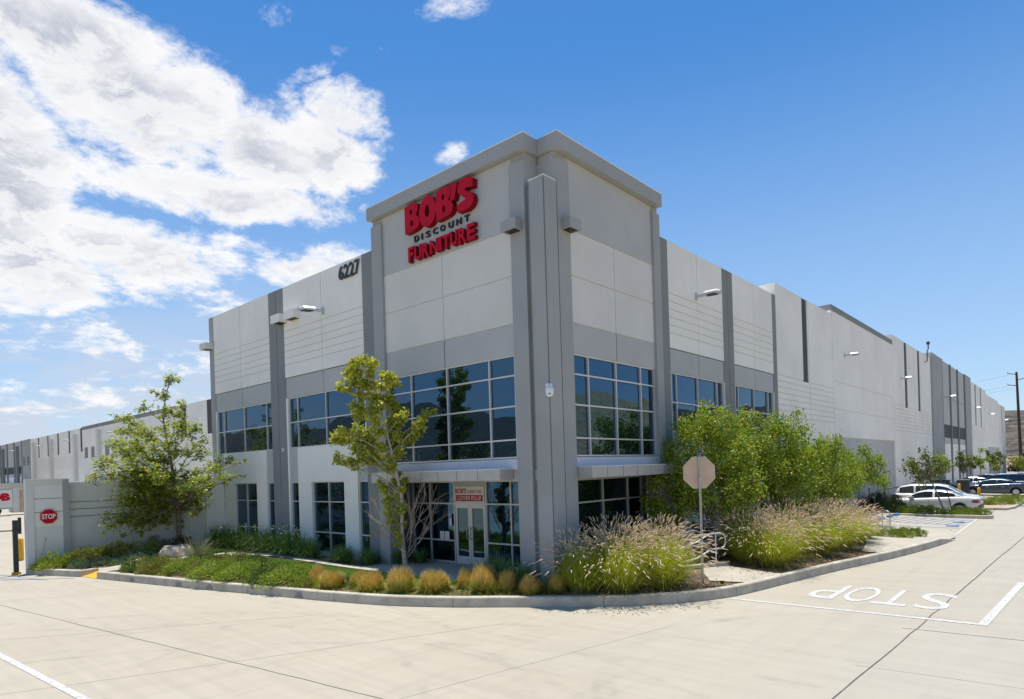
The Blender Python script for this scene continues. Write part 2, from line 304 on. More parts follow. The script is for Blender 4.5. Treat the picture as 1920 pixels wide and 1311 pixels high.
class MB:
    def __init__(s): s.v = []; s.f = []; s.mi = []; s.ms = []; s.sm = []
    def mid(s, m):
        if m not in s.ms: s.ms.append(m)
        return s.ms.index(m)
    def face(s, pts, m, smooth=False):
        b = len(s.v); s.v += [tuple(p) for p in pts]; s.f.append(tuple(range(b, b+len(pts)))); s.mi.append(s.mid(m)); s.sm.append(smooth)
    def faces(s, vs, fs, m, smooth=False):
        b = len(s.v); s.v += [tuple(p) for p in vs]; k = s.mid(m)
        for f in fs: s.f.append(tuple(b+i for i in f)); s.mi.append(k); s.sm.append(smooth)
        return s
    def box(s, a, b, m, mtx=None):
        x0, y0, z0 = (min(a[i], b[i]) for i in range(3)); x1, y1, z1 = (max(a[i], b[i]) for i in range(3))
        vs = [(x0, y0, z0), (x1, y0, z0), (x1, y1, z0), (x0, y1, z0), (x0, y0, z1), (x1, y0, z1), (x1, y1, z1), (x0, y1, z1)]
        fs = [(0, 3, 2, 1), (4, 5, 6, 7), (0, 1, 5, 4), (1, 2, 6, 5), (2, 3, 7, 6), (3, 0, 4, 7)]
        if mtx is not None: vs = [mtx @ Vector(p) for p in vs]
        return s.faces(vs, fs, m)
    def prism(s, poly, z0, z1, m, mtx=None):            # poly is a counter-clockwise list of (x, y)
        n = len(poly); vs = [(x, y, z0) for x, y in poly]+[(x, y, z1) for x, y in poly]
        fs = [tuple(range(n-1, -1, -1)), tuple(range(n, 2*n))]+[(i, (i+1) % n, n+(i+1) % n, n+i) for i in range(n)]
        if mtx is not None: vs = [mtx @ Vector(p) for p in vs]
        return s.faces(vs, fs, m)
    def tube(s, pts, rad, m, n=8, cap=True, smooth=True):
        pts = [Vector(p) for p in pts]; rad = [rad]*len(pts) if isinstance(rad, (int, float)) else list(rad)
        vs = []; fs = []; prev = None
        for i, p in enumerate(pts):
            d = (pts[min(i+1, len(pts)-1)]-pts[max(i-1, 0)]).normalized()
            if prev is None: a = d.orthogonal().normalized()
            else: a = (prev-d*prev.dot(d)); a = a.normalized() if a.length > 1e-6 else d.orthogonal().normalized()
            prev = a; b = d.cross(a)
            for k in range(n): t = 2*math.pi*k/n; vs.append(p+(a*math.cos(t)+b*math.sin(t))*rad[i])
        for i in range(len(pts)-1):
            for k in range(n): k2 = (k+1) % n; fs.append((i*n+k, i*n+k2, (i+1)*n+k2, (i+1)*n+k))
        s.faces(vs, fs, m, smooth)
        if cap: s.faces(vs[:n][::-1], [tuple(range(n))], m); s.faces(vs[-n:], [tuple(range(n))], m)
        return s
    def lathe(s, prof, c, m, n=16, axis='Z', smooth=True):   # prof: (radius, height)
        vs = []; fs = []
        for r, h in prof:
            for k in range(n):
                t = 2*math.pi*k/n; q = (r*math.cos(t), r*math.sin(t), h)
                if axis == 'X': q = (h, q[0], q[1])
                if axis == 'Y': q = (q[0], h, q[1])
                vs.append((c[0]+q[0], c[1]+q[1], c[2]+q[2]))
        for i in range(len(prof)-1):
            for k in range(n): k2 = (k+1) % n; fs.append((i*n+k, i*n+k2, (i+1)*n+k2, (i+1)*n+k))
        s.faces(vs, fs, m, smooth); s.faces(vs[:n][::-1], [tuple(range(n))], m); s.faces(vs[-n:], [tuple(range(n))], m); return s
    def mesh(s, name):
        me = bpy.data.meshes.new(name); me.from_pydata(s.v, [], s.f); 
        for m in s.ms: me.materials.append(m)
        me.polygons.foreach_set('material_index', s.mi); me.polygons.foreach_set('use_smooth', s.sm); me.update(); return me
    def obj(s, name, parent=None, loc=None, rz=None): return add(name, s.mesh(name), parent, loc, rz)
    def merged(s, name, parent=None, dist=.0005):
        import bmesh
        me = s.mesh(name); bm = bmesh.new(); bm.from_mesh(me); bmesh.ops.remove_doubles(bm, verts=bm.verts, dist=dist)
        bmesh.ops.recalc_face_normals(bm, faces=bm.faces); bm.to_mesh(me); bm.free(); return add(name, me, parent)

def np_mesh(name, V, F, mats, mi=None, smooth=False):
    """V (n,3) vertices, F (k,3) triangles or (k,4) quads"""
    me = bpy.data.meshes.new(name); V = np.asarray(V, np.float32); F = np.asarray(F, np.int32); k, q = F.shape
    me.vertices.add(len(V)); me.vertices.foreach_set('co', V.ravel())
    me.loops.add(k*q); me.loops.foreach_set('vertex_index', F.ravel())
    me.polygons.add(k); me.polygons.foreach_set('loop_start', np.arange(0, k*q, q, dtype=np.int32))
    for m in mats: me.materials.append(m)
    if mi is not None: me.polygons.foreach_set('material_index', np.asarray(mi, np.int32))
    if smooth: me.polygons.foreach_set('use_smooth', np.ones(k, bool))
    me.update(calc_edges=True); me.validate(); return me

def text_mesh(name, s, m, h, depth, bold=0.0, width=None, side=None, spacing=1.0, curve_res=6):
    """upright lettering: x along the writing, y up, front face at z=depth; fitted to height h (capitals) and width"""
    cu = bpy.data.curves.new(name, 'FONT'); cu.body = s; cu.size = 1; cu.extrude = .5; cu.offset = bold; cu.resolution_u = curve_res; cu.space_character = spacing
    o = bpy.data.objects.new(name, cu); COL.objects.link(o); bpy.context.view_layer.update()
    dg = bpy.context.evaluated_depsgraph_get(); me = bpy.data.meshes.new_from_object(o.evaluated_get(dg)); bpy.data.objects.remove(o); bpy.data.curves.remove(cu)
    co = np.empty(len(me.vertices)*3, np.float32); me.vertices.foreach_get('co', co); co = co.reshape(-1, 3)
    mn, mx = co.min(0), co.max(0); sc = h/(mx[1]-mn[1]); sx = sc if width is None else width/(mx[0]-mn[0])
    co[:, 0] = (co[:, 0]-mn[0])*sx; co[:, 1] = (co[:, 1]-mn[1])*sc; co[:, 2] = (co[:, 2]+.5)*depth
    me.vertices.foreach_set('co', co.ravel()); me.materials.clear(); me.materials.append(m)
    if side: me.materials.append(side); me.polygons.foreach_set('material_index', [0 if abs(p.normal.z) > .7 else 1 for p in me.polygons])
    me.update(); me.name = name; return me

# ------------------------------------------------------------------ the building
YL, XR = 14.1, -11.0                 # the two facade planes
def relief(name, parent, P, us, zs, f, back, mats, extra=None):
    """a moulded wall: f(u, z) gives (depth, material) or None for an opening; reveals join cells of unequal depth"""
    us = sorted(set(round(u, 4) for u in us)); zs = sorted(set(round(z, 4) for z in zs)); nu, nz_ = len(us)-1, len(zs)-1
    mb = MB(); C = [[f((us[i]+us[i+1])/2, (zs[j]+zs[j+1])/2) for j in range(nz_)] for i in range(nu)]
    def dep(i, j):
        if i < 0 or j < 0 or i >= nu or j >= nz_ or C[i][j] is None: return None
        return C[i][j][0]
    for i in range(nu):
        for j in range(nz_):
            c = C[i][j]
            if c is None: continue
            d, m = c; u0, u1, z0, z1 = us[i], us[i+1], zs[j], zs[j+1]
            mb.face([P(u0, z0, d), P(u1, z0, d), P(u1, z1, d), P(u0, z1, d)], m)
            for (a, b, p, q) in ((i-1, j, (u0, z1), (u0, z0)), (i+1, j, (u1, z0), (u1, z1)), (i, j-1, (u0, z0), (u1, z0)), (i, j+1, (u1, z1), (u0, z1))):
                e = dep(a, b); e = back if e is None else e
                if e > d+1e-5:
                    mm = m if e >= back-1e-6 or C[a][b] is None else (C[a][b][1] if abs(e-d) < .03 else m)
                    mb.face([P(*p, d), P(*p, e), P(*q, e), P(*q, d)], mm)
    if extra: extra(mb)
    return mb.obj(name, parent)
def planeL(y0): return lambda u, z, d: (u, y0+d, z)          # faces -Y, u = x
def planeR(x0): return lambda u, z, d: (x0-d, u, z)          # faces +X, u = y
def window(parent, P, us, zs, depth=.13, w=.042, ft=.07, label=None, glassm=None, skip=()):
    """frame bars at every u and z line, one pane mesh of all the lights"""
    fr = MB(); g = MB(); us = list(us); zs = list(zs)
    def bar(u0, u1, z0, z1, d0, d1):
        q = [P(u0, z0, d0), P(u1, z0, d0), P(u1, z1, d0), P(u0, z1, d0), P(u0, z0, d1), P(u1, z0, d1), P(u1, z1, d1), P(u0, z1, d1)]
        fr.faces(q, [(0, 1, 2, 3), (7, 6, 5, 4), (0, 4, 5, 1), (1, 5, 6, 2), (2, 6, 7, 3), (3, 7, 4, 0)], ALU)
    for k, z in enumerate(zs):
        o = 0 if 0 < k < len(zs)-1 else (w/2 if k == 0 else -w/2)
        bar(us[0], us[-1], z+o-w/2, z+o+w/2, depth-ft, depth+.02)
    for k, u in enumerate(us):
        o = 0 if 0 < k < len(us)-1 else (w/2 if k == 0 else -w/2)
        for j in range(len(zs)-1): bar(u+o-w/2, u+o+w/2, zs[j]+(w/2 if j else w), zs[j+1]-(w/2 if j < len(zs)-2 else w), depth-ft+.003, depth+.02)
    wn = fr.obj('window', parent)
    if label: wn['label'] = label
    for i in range(len(us)-1):
        for j in range(len(zs)-1):
            if (i, j) in skip: continue
            e = [random.uniform(-.0055, .0055) for _ in range(3)]
            g.face([P(us[i], zs[j], depth+e[0]), P(us[i+1], zs[j], depth+e[1]), P(us[i+1], zs[j+1], depth+e[2]), P(us[i], zs[j+1], depth+e[0]+e[2]-e[1])], glassm or GL)
    g.obj('pane', wn); return wn
def gr(lo, n, st, w=.035): return [(lo+k*st, lo+k*st+w) for k in range(n)]
GRV = gr(8.28, 6, .286)
def cuts(pairs): return [v for p in pairs for v in p]
def inside(v, pairs): return any(a < v < b for a, b in pairs)

B = thing('warehouse_office', 'large white and gray concrete warehouse with blue glass corner tower and red lettering', 'building')
# --- wings: painted strips, ribbed upper panels, gray band, upper window band, lower windows
def wing(P, u0, u1, strips, seams, bays, top, low, recs, name):
    z = [0, .25, 3.30, 4.74, 6.88, 6.90, 7.72, 7.75, top]+cuts(GRV)
    u = [u0, u1]+cuts([s[:2] for s in strips])+cuts([(s-.012, s+.012) for s in seams])+cuts(bays)+cuts([l[:2] for l in low])+cuts(recs)
    z += [l[2] for l in low]
    def f(uc, zc):
        if inside(uc, [(s-.012, s+.012) for s in seams]) and (zc > 6.9 or any(a < uc < b for a, b in [s[:2] for s in strips])): return (.022, PRG if inside(uc, [s[:2] for s in strips]) or zc < 7.72 else PR)
        for a, b, m in strips:
            if a < uc < b: return (.0, m)
        if inside(uc, bays) and 4.74 < zc < 6.88: return None
        for a, b, zb in low:
            if a < uc < b and zb < zc < 3.30: return None
        if zc > 7.75: return (.016, PR) if inside(zc, GRV) else (.0, PW)
        if 7.72 < zc < 7.75: return (.022, PRG)
        if zc > 6.88: return (.03, PL)
        if inside(uc, recs) and 3.30 < zc < 4.74: return (.05, PL)
        return (.0, PW)
    return relief(name, B, P, u, z, f, .32, None)
PLw = planeL(YL)
wing(PLw, -32.72, -18.80, [(-32.72, -32.20, PG), (-26.66, -25.38, PD), (-19.69, -18.80, PD)], [-29.40, -26.02, -22.46],
     [(-32.12, -26.60), (-25.26, -19.75)], 11.62, [(-32.12, -31.46, .55), (-30.44, -28.22, .55), (-27.26, -26.60, .55), (-25.26, -24.58, .55), (-23.56, -21.24, .45), (-20.34, -19.66, .45)],
     [(-32.12, -31.46), (-27.26, -26.60), (-25.26, -24.58), (-20.34, -19.66)], 'office_wall')
for us in ([-32.12, -31.46, -29.37, -27.24, -26.60], [-25.26, -24.58, -22.44, -20.32, -19.75]): window(B, PLw, us, [4.74, 5.83, 6.88])
for us, zb in (([-32.12, -31.46], .55), ([-30.44, -29.33, -28.22], .55), ([-27.26, -26.60], .55), ([-25.26, -24.58], .55), ([-23.56, -22.42, -21.24], .45), ([-20.34, -19.66], .45)):
    window(B, PLw, us, [zb, 1.26, 2.49, 3.30])
PRw = planeR(XR)
wing(PRw, 20.40, 31.93, [(20.40, 21.08, PD), (25.72, 26.78, PD), (31.42, 31.93, PD)], [23.42, 26.25, 29.10],
     [(21.12, 25.66), (26.82, 31.38)], 11.62, [(21.12, 21.70, .55), (22.35, 24.45, .55), (25.06, 25.66, .55), (26.82, 27.40, .55), (28.05, 30.15, .55), (30.80, 31.38, .55)],
     [(21.12, 21.70), (25.06, 25.66), (26.82, 27.40), (30.80, 31.38)], 'side_office_wall')
for us in ([21.12, 21.62, 23.36, 25.08, 25.66], [26.82, 27.26, 29.02, 30.76, 31.38]): window(B, PRw, us, [4.74, 5.80, 6.88])
for us in ([21.12, 21.70], [22.35, 23.40, 24.45], [25.06, 25.66], [26.82, 27.40], [28.05, 29.10, 30.15], [30.80, 31.38]): window(B, PRw, us, [.55, 1.26, 2.49, 3.30])

# --- corner tower
TL, TR = 14.0, -11.0
def towerL():
    P = planeL(TL); u = [-18.80, -18.23, -15.235, -15.205, -12.25, -12.18, -11.62]; z = [0, .3, 3.20, 3.53, 3.84, 6.87, 7.745, 7.765, 9.12, 9.15, 10.46, 10.49, 12.31, 12.52]
    def f(a, c):
        pil = a < -18.23 or a > -12.18
        if pil: return (-.09, PG) if c < 12.31 else (0, PG)
        if 3.84 < c < 6.87 and a < -12.25: return None
        if c < 3.20: return None
        if c < 3.53: return (.02, PL)
        if c < 3.84: return (-.02, SILL)
        if -15.235 < a < -15.205 and c < 10.46: return (.022, PR if c > 7.76 else PRG)
        if c < 7.745: return (.0, PL)
        if c < 7.765 or 9.12 < c < 9.15 or 10.46 < c < 10.49: return (.025, PR)
        return (0, PP) if c < 10.46 else (-.0, PG if False else PL)
    return relief('tower_wall', B, P, u, z, f, .5, None)
def towerR():
    P = planeR(TR); u = [14.50, 15.08, 15.11, 17.505, 17.53, 19.95, 20.40]; z = [0, .3, 3.20, 3.53, 3.84, 6.87, 7.745, 7.765, 9.12, 9.15, 10.46, 10.49, 12.31, 12.52]
    def f(a, c):
        pil = a < 15.08 or a > 19.95
        if pil: return (-.09, PG) if c < 12.31 else (0, PG)
        if 3.84 < c < 6.87 and a > 15.11: return None
        if c < 3.20: return None
        if c < 3.53: return (.02, PL)
        if c < 3.84: return (-.02, SILL)
        if 17.505 < a < 17.53 and c < 10.46: return (.022, PR if c > 7.76 else PRG)
        if c < 7.745: return (.0, PL)
        if c < 7.765 or 9.12 < c < 9.15 or 10.46 < c < 10.49: return (.025, PR)
        return (0, PP) if c < 10.46 else (0, PL)
    return relief('side_tower_wall', B, P, u, z, f, .5, None)
towerL(); towerR()
window(B, planeL(TL), [-18.22, -16.98, -15.20, -13.32, -12.26], [3.86, 4.40, 5.375, 6.27, 6.87], depth=.10, w=.045)
window(B, planeR(TR), [15.115, 15.97, 17.50, 19.02, 19.945], [3.86, 4.40, 5.375, 6.27, 6.87], depth=.10, w=.045)
# notched corner: side faces of the two wrapping pilasters, and the square corner column standing in the notch
m = MB(); m.box((-12.17, 13.913, 0), (-11.623, 14.75, 12.307), PG); m.box((-11.7, 14.503, 0), (-10.913, 15.05, 12.307), PG)
m.box((-12.1, 14.003, 12.30), (-11.68, 14.8, 12.53), PL); m.box((-11.7, 14.56, 12.30), (-11.003, 15.0, 12.53), PL); m.obj('corner_pilaster', B)
m = MB(); m.prism([(-11.38, 13.83), (-11.10, 13.80), (-10.86, 13.80), (-10.83, 13.83), (-10.83, 14.10), (-10.83, 14.36), (-11.38, 14.36)], 0, 11.56, PG)
m.box((-11.385, 13.80, 11.56), (-10.825, 14.365, 11.585), WHT); m.box((-11.64, 14.05, 0), (-11.0, 14.6, 11.50), PG)
m.tube([(-10.838, 13.803, 5.7), (-10.838, 13.803, 11.5)], .012, PRG, 6); m.tube([(-10.838, 13.803, .4), (-10.838, 13.803, 5.5)], .012, PRG, 6); m.obj('corner_column', B)
# cornice
m = MB(); CZ0, CZ1 = 12.53, 12.96
m.prism([(-18.86, 13.78), (-11.49, 13.78), (-11.49, 14.38), (-12.2, 14.9), (-18.86, 14.9)], CZ0, CZ1, PG)
m.prism([(-11.487, 14.38), (-10.77, 14.38), (-10.77, 20.36), (-11.8, 20.36), (-11.8, 14.6)], CZ0, CZ1, PG)
m.box((-18.86, 13.775, CZ1), (-11.485, 14.2, CZ1+.03), WHT); m.box((-11.2, 14.375, CZ1), (-10.765, 20.36, CZ1+.03), WHT); m.obj('cornice', B)
# recessed entrance: side walls, ceiling, floor behind
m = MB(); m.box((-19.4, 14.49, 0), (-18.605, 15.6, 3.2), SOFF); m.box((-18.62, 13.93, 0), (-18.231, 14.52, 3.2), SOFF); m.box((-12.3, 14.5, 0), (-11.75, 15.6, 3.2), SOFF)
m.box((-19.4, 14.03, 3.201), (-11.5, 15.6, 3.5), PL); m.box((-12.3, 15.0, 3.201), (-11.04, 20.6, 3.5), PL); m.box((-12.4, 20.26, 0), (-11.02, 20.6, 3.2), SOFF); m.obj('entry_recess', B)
def front(parent, P, us, zs, **k): return window(parent, P, us, zs, depth=.05, w=.05, ft=.06, **k)
PF = planeL(15.27)
front(B, PF, [-18.60, -17.62, -16.33], [.36, 1.13, 2.42, 3.20]); front(B, PF, [-14.83, -13.71, -12.3], [.36, 1.13, 2.42, 3.20])
m = MB(); m.box((-16.33, 15.26, 2.42), (-14.83, 15.34, 3.20), PANELM); m.box((-16.35, 15.25, 2.40), (-14.81, 15.345, 2.46), ALU); m.obj('transom_panel', B)
def entry_door(x0, x1, hx, lab=None):
    m = MB(); w = .095; y0, y1 = 15.27, 15.315
    m.box((x0, y0, .36), (x0+w, y1, 2.40), ALU); m.box((x1-w, y0, .36), (x1, y1, 2.40), ALU); m.box((x0+w, y0, 2.27), (x1-w, y1, 2.40), ALU); m.box((x0+w, y0, .36), (x1-w, y1, .62), ALU)
    d = m.obj('door', B); g = MB(); g.face([(x0+w, 15.297, .62), (x1-w, 15.297, .62), (x1-w, 15.297, 2.27), (x0+w, 15.297, 2.27)], GLD); g.obj('pane', d)
    h = MB(); h.tube([(hx, 15.27, 1.22), (hx, 15.19, 1.22), (hx, 15.17, 1.26), (hx, 15.17, 1.56), (hx, 15.19, 1.60), (hx, 15.27, 1.60)], .014, GALV, 8); h.obj('handle', d)
entry_door(-16.30, -15.585, -15.66); entry_door(-15.575, -14.86, -15.50)
front(B, planeR(-11.83), [15.1, 16.25, 17.75, 19.30, 20.26], [.36, 1.13, 2.43, 3.18])
# flat metal canopies
def canopy(pts, ribs, axis):
    m = MB(); m.prism(pts, 3.235, 3.545, PANELM)
    m.prism([(x, y) for x, y in pts], 3.545, 3.57, SILL)
    for r_ in ribs:
        if axis == 'x': m.box((r_-.006, pts[0][1]-.006, 3.235), (r_+.006, pts[0][1]+.01, 3.545), PRG)
        else: m.box((pts[1][0]-.01, r_-.006, 3.235), (pts[1][0]+.006, r_+.006, 3.545), PRG)
    m.obj('canopy', B)
canopy([(-18.45, 13.40), (-12.42, 13.40), (-12.42, 13.98), (-18.45, 13.98)], [-17.6, -16.75, -15.9, -15.05, -14.2, -13.3], 'x')
canopy([(-10.97, 15.12), (-10.42, 15.12), (-10.42, 20.35), (-10.97, 20.35)], [15.9, 16.75, 17.6, 18.45, 19.3], 'y')
# overflow boxes
def scupper(a, b, mt, out):
    m = MB(); m.box(a, b, mt); x0, y0, z0 = a; x1, y1, z1 = b
    if out == 'y': m.box((x0+.1, y0+.06, z0-.012), (x1-.08, y1-.02, z0+.001), CBLK)
    else: m.box((x0+.02, y0+.08, z0-.012), (x1-.06, y1-.1, z0+.001), CBLK)
    m.obj('scupper_box', B)
scupper((-12.28, 13.60, 10.32), (-11.72, 13.93, 10.62), PG, 'y'); scupper((-10.93, 14.66, 10.32), (-10.60, 15.20, 10.62), PG, 'x')
scupper((-32.95, 13.70, 10.02), (-32.25, 14.12, 10.32), PP, 'y'); scupper((-25.80, 13.72, 10.08), (-25.08, 14.12, 10.42), PW, 'y'); scupper((-24.85, 13.80, 10.10), (-24.05, 14.12, 10.44), PW, 'y')
# --- warehouse walls along the right, then the far block
TOPS = [(31.93, 41.2, 12.24, 0), (41.2, 57.5, 12.80, 0), (57.5, 74.4, 13.28, 0), (74.4, 103.4, 13.82, -.14), (103.4, 122.0, 13.50, 0), (122.0, 141.0, 13.02, 0), (141.0, 154.0, 12.66, 0)]
def ware():
    P = planeR(XR); slots = [(35.84, 36.70), (62.0, 63.05), (67.75, 68.75), (108.7, 109.9), (114.9, 116.1), (147.2, 148.4)]
    ribs = [(31.93, 41.3), (57.6, 74.4), (103.4, 122.0), (141, 154)]; doors = [(41.4, 57.5), (123.4, 141.8)]
    RB = gr(5.74, 8, .29, .045); fins = [(80.3, 80.7), (86.0, 86.4), (91.6, 92.0), (97.7, 98.1)]
    u = [t[0] for t in TOPS]+[154.0]+cuts(slots)+cuts(doors)+cuts(fins)+cuts([(s-.02, s+.02) for s in (36.9, 41.35, 49.5, 57.6, 66, 112.5, 131)])
    z = [0, 4.92, 6.58, 6.62, 7.75, 8.26, 8.30, 4.95, 5.62, 7.05, 7.72, 10.0, 10.04]+[t[2] for t in TOPS]+[12.45]+cuts(RB)
    sm = [(s-.02, s+.02) for s in (36.9, 41.35, 49.5, 57.6, 66, 112.5, 131)]
    def f(a, c):
        t = next(t for t in TOPS if t[0] < a < t[1])
        if c > t[2]: return None
        if t[3]:
            if inside(a, fins): return (-.15, PD)
            ed = a < 80.2 or a > 98.3
            if ed: return (-.14, PG)
            if c < 4.95: return (.0, PW)
            if c < 5.62: return (.0, PL)
            if c < 7.05: return (.05, PK)
            if c < 7.72: return (.0, PL)
            if 10.0 < c < 10.04: return (.03, PRG)
            return (.0, PL)
        if inside(a, slots) and c > 7.75: return (.05, PK)
        if inside(a, doors):
            if c < 4.92: return (.07, PL)
            if 6.58 < c < 6.62 or 8.26 < c < 8.30: return (.03, PR)
            if t[0] == 41.2 and c > 12.45: return (-.03, PD)
            return (.0, PW)
        if t[0] == 41.2 and c > 12.45: return (-.03, PD)
        if inside(a, sm): return (.012, PR)
        if any(x0 < a < x1 for x0, x1 in ribs) and inside(c, RB): return (.03, PR)
        return (.0, PW)
    relief('warehouse_wall', B, P, u, z, f, .9, None)
    m = MB()
    for a, b, t, d in TOPS: m.box((-59, a+.004, 0), (XR-.35-d, b-.004, t-.01), PW)
    m.box((-32.40, YL+.30, 0), (-18.85, 31.9, 11.60), PW); m.box((-18.8, 20.45, 0), (XR-.31, 31.9, 11.60), PW); m.box((-18.6, 15.61, 0), (-12.41, 20.4, 12.9), PW)
    m.box((-18.795, 14.48, 3.55), (-12.2, 15.62, 12.9), PW); m.box((-12.45, 15.1, 3.55), (-11.45, 20.39, 12.9), PW); m.obj('roof', B)
    m = MB()                                              # door in the blank bay with its small wall light and number
    m.box((-11.08, 53.7, .15), (-10.985, 55.3, 2.5), PL); m.box((-11.09, 53.62, .15), (-10.98, 53.7, 2.58), PRG); m.box((-11.09, 55.3, .15), (-10.98, 55.38, 2.58), PRG); m.box((-11.09, 53.62, 2.5), (-10.98, 55.38, 2.58), PRG)
    d = m.obj('side_door', B); m = MB(); m.box((-10.98, 53.85, 1.2), (-10.93, 53.95, 1.4), DKM); m.obj('handle', d)
ware()
# far dock wall to the left, behind the screen wall
def dock():
    P = planeL(32.0); slots = [(-152.2, -151.3), (-145.4, -144.4), (-138.5, -137.5), (-131.5, -130.5), (-124.6, -123.5), (-83.0, -81.3), (-75.5, -73.6)]
    vents = [(-122.5, -120.6), (-119.0, -117.2), (-112.1, -110.1), (-108.7, -106.8), (-105.3, -103.4), (-101.7, -99.8), (-98.2, -96.2), (-164.1, -162.4), (-160.7, -158.9)]
    fins = [(-186.2, -185.6), (-179.2, -178.7), (-172.4, -171.9), (-165.5, -165.0), (-193.2, -192.7)]
    RB = gr(6.3, 8, .29, .05); u = [-200, -158.3, -124.0, -84.5, -60]+cuts(slots)+cuts(vents)+cuts(fins)
    z = [0, 4.9, 5.4, 6.08, 7.6, 8.85, 9.1, 9.15, 12.78, 12.35, 12.9, 13.0, 4.2, 7.7, 9.45]+cuts(RB)
    def f(a, c):
        gray = a < -158.3
        if c > (12.9 if -124 < a < -84.5 or gray else 12.78): return None
        if inside(a, vents) and 7.7 < c < 9.45: return (.06, VENT)
        if gray:
            if inside(a, fins): return (-.2, PD)
            if a < -165.5:
                if c < 5.4: return (0, PW)
                if 6.08 < c < 7.6: return (.1, PK)
                return (0, PL)
            return (-.1, PG)
        if inside(a, slots) and c > 8.85: return (.06, PK)
        if -124 < a < -84.5 and c > 12.35: return (-.05, PD)
        if inside(c, RB) and not (-124 < a < -84.5): return (.03, PR)
        if -123 < a < -86 and c < 4.9: return (.08, PL)
        return (0, PW)
    relief('dock_wall', B, P, u, z, f, 1.0, None)
    m = MB(); m.box((-200, 32.4, 0), (-60, 60, 12.8), PW); m.obj('dock_roof', B)
    for xx in (-182.5, -168.6, -154.4, -141.9, -126.8, -114.2, -96.0): m = MB(); m.box((xx-.40, 31.5, 4.0), (xx+.45, 32.0, 11.9), PP if xx > -158 else PD); m.obj('downpipe', B)
dock()

# --- fixtures
def wall_light(label, P, s=1.0):
    """P(u, z, out): a long shoebox lantern on an arm, standing out from the wall"""
    t = thing('wall_light', label, 'wall light', P(0, 0, 0), 0, 'shoebox lights on the warehouse walls')
    def Q(u, z, o): a = Vector(P(u, z, o))-Vector(P(0, 0, 0)); return a
    def bx(m, u0, u1, z0, z1, o0, o1, mt, taper=0):
        vs = [Q(u0+taper, z0, o0), Q(u1-taper, z0, o0), Q(u1, z1, o0), Q(u0, z1, o0), Q(u0+taper, z0, o1), Q(u1-taper, z0, o1), Q(u1, z1, o1), Q(u0, z1, o1)]
        m.faces(vs, [(0, 1, 2, 3), (7, 6, 5, 4), (0, 4, 5, 1), (1, 5, 6, 2), (2, 6, 7, 3), (3, 7, 4, 0)], mt)
    m = MB(); bx(m, -.07*s, .07*s, -.14*s, .14*s, 0, .03*s, GALV); bx(m, -.03*s, .03*s, -.05*s, .05*s, .03*s, .34*s, LAMPM); m.obj('arm', t)
    m = MB(); h = s
    sec = [(-.20, -.02), (.20, -.02), (.20, .05), (.12, .13), (-.12, .13), (-.20, .05)]; o = [.32, .42, .86, 1.0]; k = [.7, 1, 1, .55]
    vs = []; 
    for oo, kk in zip(o, k): vs += [Q(a*h*kk, (b-.02)*h*(kk if b > 0 else 1), oo*h) for a, b in sec]
    fs = [tuple(range(5, -1, -1)), tuple(range(18, 24))]+[(6*i+j, 6*i+(j+1) % 6, 6*i+6+(j+1) % 6, 6*i+6+j) for i in range(3) for j in range(6)]
    m.faces(vs, fs, LAMPM); m.obj('lamp_head', t); m = MB(); bx(m, -.15*h, .15*h, -.058*h, -.045*h, .46*h, .84*h, CBLK); m.obj('lens', t); return t
wall_light('white shoebox light on the left facade between the scupper boxes and the house numbers', lambda u, z, o: (-22.30+u-o*.35, YL-o*.9, 10.05+z), 1.0)
wall_light('white shoebox light high on the right facade, nearest the glass tower', lambda u, z, o: (XR+o, 23.30+u, 9.98+z), 1.0)
for y, d in ((43.9, 'above the big gray recessed panel of the right wall'), (60.5, 'over the first of the two narrow dark slots on the right wall'), (83.3, 'on the gray finned bay of the right wall'),
             (106.9, 'beyond the gray finned bay, over the far pair of slots'), (125.6, 'under the far dark parapet of the right wall'), (149.6, 'at the far end of the right wall')):
    xx = XR+(.14 if 74.4 < y < 103.4 else 0); wall_light('white shoebox light '+d, lambda u, z, o, y=y, xx=xx: (xx+o, y+u, 10.05+z), .88)
for x, d in ((-171.0, 'on the gray far bay of the left dock wall'), (-149.0, 'beside the leftmost dark slot of the far dock wall'), (-130.0, 'over a dark slot of the far dock wall'), (-106.8, 'right of a downpipe, above the louvred vents of the far dock wall'), (-86.0, 'behind the top of the left tree, on the far dock wall')):
    wall_light('white shoebox light '+d, lambda u, z, o, x=x: (x+u-o*.6, 32.0-o, 11.05+z), 1.1)
t = thing('dome_camera', 'white dome security camera on the outer corner of the gray column', 'security camera', (-10.84, 13.80, 5.72))
dv = Vector((.62, -.78, 0)); m = MB(); m.box((-.05, -.10, -.06), (.07, .04, .12), CAMW); m.tube([(0, -.05, .06), tuple(dv*.14+Vector((0, 0, .10))), tuple(dv*.2+Vector((0, 0, .03)))], .028, CAMW, 8); m.obj('bracket', t)
m = MB(); m.lathe([(.03, .03), (.09, .01), (.115, -.04), (.115, -.13)], dv*.2, CAMW, 16); m.obj('housing', t)
m = MB(); m.lathe([(.112, -.13), (.105, -.19), (.07, -.24), (.02, -.26)], dv*.2, CAMW, 16); m.lathe([(.035, -.17), (.03, -.20)], dv*.29, CBLK, 10); m.obj('dome', t)
t = thing('bullet_camera', 'small white camera with black lens on the dark strip of the left facade', 'security camera', (-25.72, 14.1, 4.70))
m = MB(); m.lathe([(.085, -.0), (.085, -.05), (.06, -.09)], (0, 0, 0), CAMW, 14, 'Y'); m.obj('housing', t); m = MB(); m.lathe([(.035, -.088), (.03, -.12)], (-.02, 0, 0), CBLK, 12, 'Y'); m.obj('lens', t)

